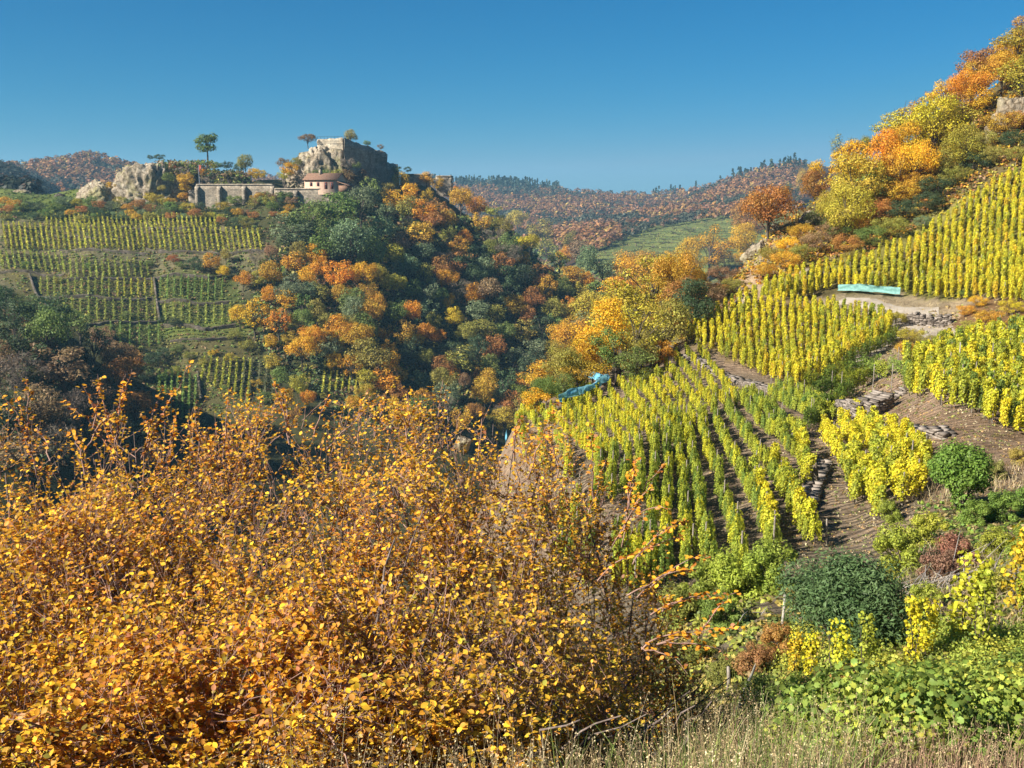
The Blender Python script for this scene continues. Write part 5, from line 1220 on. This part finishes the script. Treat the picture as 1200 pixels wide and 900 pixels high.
    gz = H(LP[:, 0], LP[:, 1]); dep = ztop(LP[:, 0], LP[:, 1]) - LP[:, 2]           # leaves thin out inside the shrub
    keep = rng.random(len(LP)) < np.clip(.92 - .42 * np.clip(dep, 0, 9), .17, 1) * (.85 + .55 * vnoise(LP[:, 0] * 1.8, LP[:, 1] * 1.8, LP[:, 2] * 1.8))
    LP, LD = LP[keep], LD[keep]; n = len(LP)
    dirs = unit(LD * .5 + rdir(n, rng) * .9) * [1, 1, .55]; nrm = unit(np.array([0, 0, 1.]) + rdir(n, rng) * .55); nrm[:, 2] = np.abs(nrm[:, 2])
    size = rng.uniform(.024, .042, n)
    col = HCOL[rng.choice(len(HCOL), n, p=HPRB / HPRB.sum())] * rng.uniform(.8, 1.15, (n, 1))
    patch = vnoise(LP[:, 0] * 1.1, LP[:, 1] * 1.1, LP[:, 2] * 1.4 + 5)[:, None]
    if hue: col = col * (1 - .5 * hue) + np.array([.36, .36, .05]) * .5 * hue
    col = col * np.where(patch > .25, np.array([.96, .88, 1.0]), np.array([1., 1., 1.])) 
    near_ = np.argsort(LP[:, 1] + .6 * rng.random(n) + np.where((np.abs(LP[:, 0] / LP[:, 1]) > .5) | (LP[:, 2] / LP[:, 1] < -.62), 50, 0))[:30]
    rest = np.ones(n, bool); rest[near_] = False
    V, fs = put_leaves(LP[rest] - B, dirs[rest], nrm[rest], size[rest], OV, [OF3, OF4])
    g = Geo(); g.add(V, fs, np.repeat(rng.random(rest.sum()), len(OV)), np.repeat(col[rest], len(OV), 0))
    o = link('leaves', g.mesh('leaves', M['leafcol'], True, True), root); o['kind'] = 'stuff'
    a, b, nn = frames(dirs[near_], nrm[near_])
    for i, j in enumerate(near_):
        lf = link('leaf', OVL, root, color=col[j]); mtx = Matrix([[a[i][r], b[i][r], nn[i][r], LP[j][r] - B[r]] for r in range(3)] + [[0, 0, 0, 1]]) @ Matrix.Scale(float(size[j]), 4)
        lf.matrix_local = mtx
    return root, n
SHR = [(-4.9, 8.2, 16, 1.3, 'golden shrub filling the far left edge of the hedge'), (-3.3, 8.4, 18, 1.3, 'tall golden shrub at the back left with shoots against the dark wood'), (-1.7, 8.5, 18, 1.3, 'golden shrub at the back of the hedge below the castle trees'),
       (-.2, 8.5, 18, 1.3, 'golden shrub at the back of the hedge before the valley'), (1.0, 8.4, 13, 1.0, 'thin golden shrub at the right end of the hedge before the vine rows'),
       (-3.6, 6.4, 18, 1.2, 'golden shrub in the middle of the left half of the hedge'), (-2.2, 6.3, 18, 1.2, 'golden shrub with dark crossing stems left of centre'), (-.9, 6.2, 18, 1.2, 'golden shrub in the middle of the hedge'), (.25, 6.2, 16, 1.05, 'golden olive shrub near the right end of the hedge'),
       (-2.3, 4.6, 17, 1.0, 'nearest golden shrub in the lower left corner with thick dark stems'), (-1.15, 4.5, 17, 1.0, 'nearest golden shrub left of the bottom centre'), (-.15, 4.5, 16, .95, 'nearest golden shrub at the bottom centre behind dry grass'), (.62, 5.0, 9, .55, 'small yellow-green shrub at the lower right of the hedge')]
tot = 0
for i, (x, y, ns, sp, lab) in enumerate(SHR):
    _, n = golden_shrub(x, y, ns, sp, 500 + i, lab, hue=max(0, min(1, .35 + x * .5)) if y < 7 else 0); tot += n
print('hedge leaves', tot)
# long shoots that stand out above the hedge
def shoot_shrub():
    root = tag(empty('shrub', (-2.6, 7.4, float(H(-2.6, 7.4)))), 'long leafy golden shoots standing out above the hedge', 'shrub', 'golden shrubs in the foreground'); B = np.array(root.location); rng = np.random.default_rng(9)
    gl = Geo(); gt = Geo()
    for (u0, v0, u1, v1, d) in [(45, 560, 14, 452, 7.2), (60, 540, 42, 500, 7.0), (150, 560, 96, 452, 7.4), (135, 520, 148, 450, 7.4), (112, 500, 118, 455, 7.3), (165, 540, 196, 485, 7.6), (178, 540, 168, 488, 7.6), (100, 560, 85, 502, 7.0), (195, 560, 205, 500, 7.8), (235, 545, 228, 480, 7.8), (262, 540, 268, 455, 7.9), (300, 520, 305, 465, 8.0), (340, 520, 332, 456, 8.0), (370, 510, 386, 462, 8.1), (440, 510, 452, 462, 8.2), (478, 520, 470, 470, 8.2), (620, 560, 655, 470, 7.6), (655, 560, 640, 500, 7.6), (720, 640, 768, 560, 7.0), (730, 640, 742, 552, 7.2), (690, 600, 712, 540, 7.3), (740, 660, 805, 610, 6.6), (760, 690, 836, 650, 6.4), (760, 720, 850, 700, 6.2), (750, 760, 830, 742, 5.6), (700, 680, 770, 640, 6.2), (770, 760, 875, 735, 5.8), (0, 560, -12, 470, 7.2), (560, 540, 566, 482, 8.0), (600, 540, 610, 486, 7.8), (735, 700, 815, 668, 6.0), (420, 520, 424, 462, 8.2)]:
        a, b = np.array(wpt(u0, v0, d)), np.array(wpt(u1, v1, d + rng.uniform(-.2, .3)))
        for c in range(1 + int(rng.integers(0, 3))):
            e = b + (rng.normal(0, .13, 3) if c else 0); s = a + (b - a) * (.45 * rng.random() if c else 0); m = 8; t = np.linspace(0, 1, m)[:, None]
            P = s * (1 - t) + e * t + np.array([0, 0, .05]) * np.sin(np.pi * t) + rng.normal(0, .008, (m, 3))
            v, f = tube(P - B, np.linspace(.006, .0018, m), 4); gt.add(v, [f])
            L = np.linalg.norm(e - s); n = int(L / .017); tt = rng.uniform(.1, 1, n); LP = np.stack([np.interp(tt, t[:, 0], P[:, k]) for k in range(3)], 1) + rng.normal(0, .014, (n, 3))
            dirs = rdir(n, rng) * [1, 1, .5]; nrm = unit(np.array([0, -.2, 1.]) + rdir(n, rng) * .6)
            V, fs = put_leaves(LP - B, dirs, nrm, rng.uniform(.028, .044, n), OV, [OF3, OF4])
            cc = HCOL[rng.choice(len(HCOL), n, p=HPRB / HPRB.sum())] * [1.0, .85, .9]
            gl.add(V, fs, np.repeat(rng.random(n), len(OV)), np.repeat(cc, len(OV), 0))
    o = link('twigs', gt.mesh('twigs', TWIG), root); o['kind'] = 'stuff'; o = link('leaves', gl.mesh('leaves', M['leafcol'], True, True), root); o['kind'] = 'stuff'
shoot_shrub()

# ------------------------------------------------------------------ vines and bushes close by, right
def near_vine(seed, kind):
    rng = np.random.default_rng(seed); g, w = Geo(), Geo()
    if kind == 'tall':
        n = 420; z = .15 + 1.7 * rng.beta(1.3, 1.2, n); r = .28 * (1.1 - .3 * z / 2) * rng.uniform(.3, 1.1, n) * (1 + .4 * vnoise(z * 3, seed, 0)); th = rng.uniform(0, 6.283, n)
        P = np.c_[r * np.cos(th) + .1 * np.sin(z * 2.5 + seed), r * np.sin(th), z]
    else:
        n = 1000; d = rdir(n, rng); d[:, 2] = np.abs(d[:, 2]); P = d * [.62, .62, .5] * (rng.uniform(.55, 1.1, n) * (1 + .3 * vnoise(d[:, 0] * 2 + seed, d[:, 1] * 2, d[:, 2] * 2)))[:, None]; th = np.arctan2(d[:, 1], d[:, 0])
    nrm = unit(np.c_[np.cos(th), np.sin(th), np.full(n, .9)] + rdir(n, rng) * .6); dirs = rdir(n, rng) + [0, 0, -.4]
    V, fs = put_leaves(P, dirs, nrm, rng.uniform(.075, .125, n) * (.8 if kind == 'tall' else .54), LB, [LF3]); r = rng.random(n); g.add(V, fs, np.repeat(r, len(LB)))
    for k in range(5):
        e = P[rng.integers(n)]; v, f = tube([(0, 0, -.1), e * .5 + rng.normal(0, .05, 3), e], [.02, .012, .006], 5); w.add(v, [f])
    return two_mat(g, w, 'near_vine_' + kind, M['leaf'], M['bark'])
NV = {k: [near_vine(700 + s, k) for s in range(4)] for k in ('tall', 'low')}
def plant(mesh, u, v, sc_, col_, label, name='grapevine', cat='vine', lo=1.5, group=None, wide=1.0, trunk=None):
    p = hit(u, v, lo); o = tag(empty(name, p, random.uniform(0, 6.28)), label, cat, group)
    o.scale = (sc_ * wide, sc_ * wide, sc_); link('foliage', mesh, o, color=np.array(col_) * random.uniform(.9, 1.1))
    if trunk: link('trunk', trunk, o)
    return o
G1 = 'grapevines in the near vineyard corner'
for u, v, s, c, lab in [(985, 812, .62, 'lemon', 'upright yellow vine column just below the dark green bush'), (1012, 800, .62, 'yellow-green', 'slim yellow vine column right below the dark green bush'), (1066, 785, .62, 'yellow', 'upright yellow vine column between two dry grass patches'),
                        (1085, 772, .5, 'yellow', 'short yellow vine beside the upright column'), (1128, 762, .85, 'lemon', 'tall vine column left of the dead brush'), (1146, 768, .75, 'yellow-green', 'green tinted vine close to the tall column'),
                        (1192, 722, .95, 'gold', 'golden vine column at the right edge'), (1205, 735, .8, 'yellow-green', 'green vine cut by the right edge'), (948, 800, .45, 'yellow', 'small yellow vine left below the dark bush'), (930, 790, .4, 'gold', 'smallest golden vine beside the pale leaning post')]:
    plant(random.choice(NV['tall']), u, v, s, VC[c], lab, group=G1, lo=4)
lows = []
for k in range(80):
    for _ in range(40):
        u = random.uniform(930, 1215); v = random.uniform(745, 872)
        if u < 1000 and v < 810: continue
        if v < 900 - (u - 930) * .32: pass
        if v < 868 - max(0, (u - 950)) * .50: continue
        if min([(u - a) ** 2 + (v - b) ** 2 for a, b in lows] + [9e9]) > 24 ** 2: break
    lows.append((u, v))
for i, (u, v) in enumerate(sorted(lows)):
    cc = np.array([(.35, .38, .06), (.28, .33, .055), (.20, .26, .05), (.44, .41, .06)][random.randrange(4)])
    o = plant(random.choice(NV['low']), u, v, random.uniform(.5, .75), cc, None, 'grapevine', lo=3, group='low sprawling grapevines in the near corner', wide=1.1)
    REG.setdefault(('in the lower right corner', 'grapevine', 'leafy green'), []).append((u, o))
# dense evergreen bush
def dense_bush(seed, n, size, aspect, dims, nlob=26, tight=False):
    rng = np.random.default_rng(seed); g = Geo()
    for k in range(nlob):
        d = rdir(1, rng)[0]; d[2] = abs(d[2]) if rng.random() < .75 else d[2]; c = d * dims * (rng.uniform(.35, .66) if tight else rng.uniform(.3, .85)) + [0, 0, dims[2] * (.6 if tight else .85)]
        if k % 3 == 0 and not tight: c[2] = rng.uniform(.2, .55) * dims[2]
        m = n // nlob; q_ = rdir(m, rng); r = (rng.uniform(.26, .40) if tight else rng.uniform(.16, .34)) * dims[0] * rng.uniform(.7, 1.12, (m, 1)); P = c + q_ * r; P[:, 2] = np.maximum(P[:, 2], .05)
        V, Fq, rr = leaf_quads(P, size * rng.uniform(.7, 1.3, m), q_ + [0, 0, .4], .7, aspect, rng); g.add(V, [Fq], np.clip(rr * .6 + .4 * rng.random(), 0, 1))
    t = Geo()
    for k in range(7):
        e = rdir(1, rng)[0] * dims * .7; e[2] = abs(e[2]) + dims[2] * .6; v, f = tube([(0, 0, -.1), e * .4 + [0, 0, .1], e], [.04, .025, .01], 5); t.add(v, [f])
    return g.mesh('bush_leaves', M['leaf']), t.mesh('bush_stems', M['bark'])
fb, tb_ = dense_bush(1, 24000, .075, .32, np.array([1.12, 1.1, 1.25]), 36, True)
plant(fb, 984, 770, 1.12, (.12, .18, .065), 'big round dark green bush between the vines', 'bush', 'bush', 8, trunk=tb_)
fb, tb_ = dense_bush(2, 15000, .10, .5, np.array([1.15, 1.1, 1.6]), 30, True)
plant(fb, 1122, 598, 1.0, (.19, .28, .045), 'tall loose green bush beside the small right block', 'bush', 'bush', 15, trunk=tb_)
fb, tb_ = dense_bush(3, 7000, .10, .5, np.array([1.1, 1.1, .8]))
for u, v, s, c, lab in [(830, 712, .85, (.30, .33, .05), 'yellow-green bush at the foot of the fan rows, leftmost'), (868, 705, .9, (.34, .38, .05), 'yellow-green bush at the foot of the fan rows, middle'), (905, 695, .85, (.30, .35, .05), 'yellow-green bush at the foot of the fan rows beside the dark bush'),
                        (850, 740, .6, (.20, .26, .05), 'green bush above the lower scrub'), (800, 730, .7, (.25, .25, .05), 'olive bush where the hedge ends'), (1058, 672, .8, (.36, .38, .05), 'yellow-green bush right of the dark green bush'), (1085, 640, .6, (.40, .38, .05), 'small yellow bush below the small right block'),
                        (1100, 680, .5, (.28, .15, .10), 'small reddish bush in the dead brush'), (1125, 665, .55, (.30, .13, .09), 'crimson leaved bush beside the dead brush'), (1170, 610, .6, (.20, .28, .05), 'low green bush at the right edge above the dead brush'), (1140, 615, .5, (.22, .29, .05), 'low green bush under the tall loose bush'), (1205, 600, .7, (.18, .26, .05), 'low green bush cut by the right edge'),
                        (880, 790, .35, (.33, .16, .07), 'russet bramble left below the dark bush'), (915, 770, .38, (.40, .20, .06), 'orange bramble beside the leaning post'), (845, 800, .32, (.26, .25, .06), 'olive bramble in the lower scrub'), (960, 835, .3, (.36, .22, .07), 'amber bramble before the yellow vines'), (1010, 850, .28, (.45, .26, .07), 'orange leaved bramble among the low vines'),
                        (815, 780, .4, (.26, .26, .05), 'olive bush right behind the hedge end'), (900, 840, .3, (.22, .26, .05), 'green scrub bush in the long grass'), (945, 480, .8, (.16, .25, .05), 'dark green bush in the hollow under the middle block'), (1045, 612, .45, (.3, .33, .05), 'small olive bush under the bright yellow block'),
                        (1160, 650, .5, (.36, .36, .05), 'yellow-green scrub bush at the right above the tall column'), (1200, 655, .55, (.30, .34, .05), 'green scrub bush touching the right edge'), (1030, 700, .5, (.40, .36, .05), 'golden green scrub bush right behind the dark bush'), (1080, 720, .4, (.34, .36, .05), 'low lime scrub bush between two vine columns'), (1160, 700, .45, (.38, .34, .06), 'yellow scrub bush behind the golden vine column'), (1165, 560, .5, (.28, .26, .08), 'olive dry bush under the right block'), (1195, 545, .45, (.38, .28, .07), 'amber dry bush under the right block')]:
    plant(fb, u, v, s, c, lab, 'bush', 'bush', 5, trunk=tb_)

# ------------------------------------------------------------------ low cover, litter, dry grass
PA = [(.24, .26, .05), (.34, .34, .06), (.30, .22, .10), (.16, .20, .05), (.40, .30, .08)]
low_growth('bramble_cover', [(780, 690), (960, 690), (940, 760), (1060, 700), (1210, 640), (1210, 740), (1080, 800), (960, 870), (760, 880), (770, 760)], 1500, PA, 13, 8, 'low brambles and herbs below the vine rows', 5, 34, 16)
low_growth('bramble_cover', [(1080, 590), (1210, 585), (1210, 660), (1100, 655), (1060, 640)], 420, [(.18, .27, .05), (.26, .30, .05), (.3, .22, .1)], 7, 5, 'green low cover right of the bush', 20, 45, 14)
low_growth('leaf_litter', [(600, 500), (820, 470), (1000, 440), (1210, 500), (1210, 600), (1000, 680), (760, 700), (640, 620)], 2600, [(.42, .28, .10), (.30, .19, .10), (.36, .32, .08), (.24, .16, .09)], 2.4, 2.6, 'fallen vine leaves between the rows', 18, 75, 5)
low_growth('dry_weeds', [(600, 500), (700, 450), (880, 440), (960, 560), (900, 690), (740, 700), (620, 600)], 1800, [(.42, .33, .20), (.36, .28, .18), (.30, .30, .10), (.46, .38, .24)], 2.6, 2.0, 'straw and small weeds on the vineyard soil', 18, 100, 6)
low_growth('dry_weeds', [(960, 460), (1060, 440), (1210, 510), (1210, 600), (1060, 640), (960, 690), (900, 640)], 1900, [(.42, .33, .20), (.30, .28, .10), (.24, .27, .08), (.48, .40, .26), (.44, .26, .12)], 3.2, 2.6, 'straw, weeds and fallen leaves on the right hand plots', 18, 80, 7)
low_growth('leaf_litter', [(1000, 370), (1210, 350), (1210, 400), (1100, 420), (1000, 470), (940, 470)], 700, [(.42, .30, .12), (.3, .2, .1), (.3, .3, .08)], 3, 3, 'dry herbs beside the path', 50, 110, 6)
def grass(name, n, ufun, vfun, lo, hgt, wid, cols, label, bend=.35, heads=0.0, hi=60, cat='grass'):
    U, V = ufun(n), vfun(n); P = hits(U, V, lo, hi); P = P[~np.isnan(P[:, 0])]; P = P[P[:, 1] < hi * .97]; n = len(P); rng = np.random.default_rng(n)
    h = hgt * rng.uniform(.45, 1.15, n); th = rng.uniform(0, 6.283, n); d = np.c_[np.cos(th), np.sin(th), np.zeros(n)]; b = bend * rng.uniform(.1, 1, n)[:, None, None]
    t = np.linspace(0, 1, 5)[None, :, None]
    C = P[:, None] + h[:, None, None] * (t * [0, 0, 1.] * (1 - .3 * b * t) + d[:, None] * b * t ** 2); C[:, 0, 2] -= .03
    th2 = rng.uniform(0, 6.283, n); side = np.c_[np.cos(th2), np.sin(th2), np.zeros(n)]; w = wid * rng.uniform(.6, 1.3, n)[:, None, None] * (1 - .85 * t)
    Vv = np.stack([C - side[:, None] * w, C + side[:, None] * w], 2).reshape(-1, 3)
    base = (np.arange(n) * 10)[:, None]; i = np.arange(4) * 2
    F_ = np.stack([base + i, base + i + 1, base + i + 3, base + i + 2], -1).reshape(-1, 4)
    c = np.array(cols)[rng.integers(0, len(cols), n)] * rng.uniform(.75, 1.2, (n, 1))
    g = Geo(); g.add(Vv, [F_], np.repeat(rng.random(n), 10), np.repeat(c, 10, 0))
    if heads:
        m = rng.random(n) < heads; tip = C[m][:, -1]; k = 9; tt = rng.uniform(-.22, .02, (len(tip), k, 1)); Q = tip[:, None] + (C[m][:, -1:] - C[m][:, -2:-1]) * tt * 4 + rng.normal(0, .008, (len(tip), k, 3))
        V_, F2, r_ = leaf_quads(Q.reshape(-1, 3), .011, None, .8, .5, rng); g.add(V_, [F2], r_, np.repeat(np.repeat(c[m] * 1.15, k, 0), 4, 0))
    tag(link(name, g.mesh(name, M['leafcol'], False, True)), label, cat, kind='stuff')
ru = lambda a, b: (lambda n: RNG.uniform(a, b, n))
STRAW = [(.50, .38, .20), (.42, .30, .16), (.56, .46, .28), (.36, .24, .14)]
grass('dry_grass', 3600, lambda n: RNG.beta(2.6, 1.5, n) * 820 + 190, ru(880, 1010), 2.2, .40, .0022, STRAW, 'tall dry grass with seed heads along the bottom of the picture', .3, .45, 7)
grass('dry_grass', 160, ru(300, 860), ru(930, 1000), 2.3, .6, .0024, STRAW, 'single tall stalks rising before the hedge', .25, .8, 6)
grass('dry_grass', 2600, ru(640, 1010), ru(820, 900), 2.5, .42, .0024, STRAW, 'dry grass at the right end of the hedge', .35, .4, 12)
grass('green_grass', 2600, ru(640, 1020), ru(790, 990), 2.2, .42, .0035, [(.20, .27, .06), (.28, .32, .08), (.16, .22, .05)], 'long green grass between the hedge and the low vines', .6, 0, 16)
grass('green_grass', 5200, ru(-20, 1220), ru(880, 1060), 1.8, .12, .003, [(.18, .26, .05), (.30, .26, .10), (.22, .27, .06)], 'short green grass at the very bottom', .6, 0, 6)
grass('dry_grass', 1800, ru(980, 1220), ru(860, 960), 2.2, .22, .0028, [(.40, .26, .17), (.50, .38, .22), (.34, .2, .14)], 'short dry stalks at the lower right edge', .3, .3, 8)
grass('dry_grass', 1500, lambda n: RNG.choice([0, 1], n) * 0 + RNG.uniform(1040, 1210, n), ru(640, 740), 10, .45, .008, STRAW + [(.38, .30, .24)], 'pale dead grass around the fallen brush', .9, 0, 40)
grass('dry_grass', 1600, lambda n: RNG.uniform(1060, 1210, n), ru(545, 590), 20, .4, .012, STRAW + [(.38, .30, .24)], 'pale dry grass behind the tall bush', .9, 0, 60)
grass('dry_grass', 1500, lambda n: RNG.uniform(950, 1110, n), ru(355, 440), 50, .35, .02, STRAW, 'dry grass on the bank beside the path', .7, 0, 110)
# fallen brush
g = Geo(); p0 = hit(1105, 690, 12)
for k in range(150):
    a = np.array([RNG.normal(0, 1.6), RNG.normal(0, .5), 0]); a[2] = float(H(p0.x + a[0], p0.y + a[1])) - p0.z + RNG.uniform(0, .35); d = unit(np.array([RNG.normal(.9, .35), RNG.normal(.4, .4), RNG.normal(0.12, .16)])) * RNG.uniform(.4, 1.5)
    v, f = tube([a, a + d * .5 + [0, 0, .05], a + d], [.012, .009, .004], 4); g.add(v, [f])
M['deadwood'] = bark_mat('grey_deadwood', (.20, .17, .14), (.46, .42, .37), 5)
tag(link('dead_brush', g.mesh('dead_brush', M['deadwood']), None, p0), 'heap of grey dead brush on the dry slope right of the dark bush', 'brushwood', kind='stuff')
for i, (u0, v0, u1, v1, r, lab) in enumerate([(1148, 650, 1185, 622, .03, 'pale bare stick leaning out of the dead brush'), (868, 820, 895, 770, .03, 'broken grey branch lying in the lower scrub'), (850, 850, 905, 800, .035, 'thick grey branch below the broken one')]):
    a, b = hit(u0, v0, 4), hit(u1, v1, 4); b = b + Vector((0, 0, .25)); 
    if (b - a).length > 3: b = a + (b - a).normalized() * 2.2
    g = Geo(); v, f = tube([(0, 0, 0), (b - a) * .5 + Vector((.03, 0, .06)), (b - a)], [r, r * .8, r * .4], 6); g.add(v, [f])
    tag(link('branch', g.mesh('branch', M['deadwood'], True), None, a), lab, 'branch')

# ------------------------------------------------------------------ labels that single each tree and shrub out
_W = ['', 'first', 'second', 'third', 'fourth', 'fifth', 'sixth', 'seventh', 'eighth', 'ninth', 'tenth', 'eleventh', 'twelfth', 'thirteenth', 'fourteenth', 'fifteenth', 'sixteenth', 'seventeenth', 'eighteenth', 'nineteenth']
_T = ['', '', 'twent', 'thirt', 'fort', 'fift', 'sixt', 'sevent', 'eight', 'ninet']
def ordn(k):
    if k < 20: return _W[k]
    t, r = divmod(k, 10)
    return _T[t] + 'ieth' if r == 0 else _T[t] + 'y-' + _W[r]
for (region, name, colour), L in REG.items():
    L.sort(key=lambda a: a[0]); n = len(L)
    for k, (u, o) in enumerate(L, 1):
        what = '%s %s' % (colour, name.replace('_', ' '))
        if n == 1: lab = 'the only %s %s' % (what, region)
        elif k == 1: lab = 'leftmost %s %s' % (what, region)
        elif k == n: lab = 'rightmost %s %s' % (what, region)
        else: lab = '%s %s from the left, %s' % (ordn(k), what, region)
        tag(o, lab, name.replace('_', ' '), '%ss %s' % (name.replace('_', ' '), region))
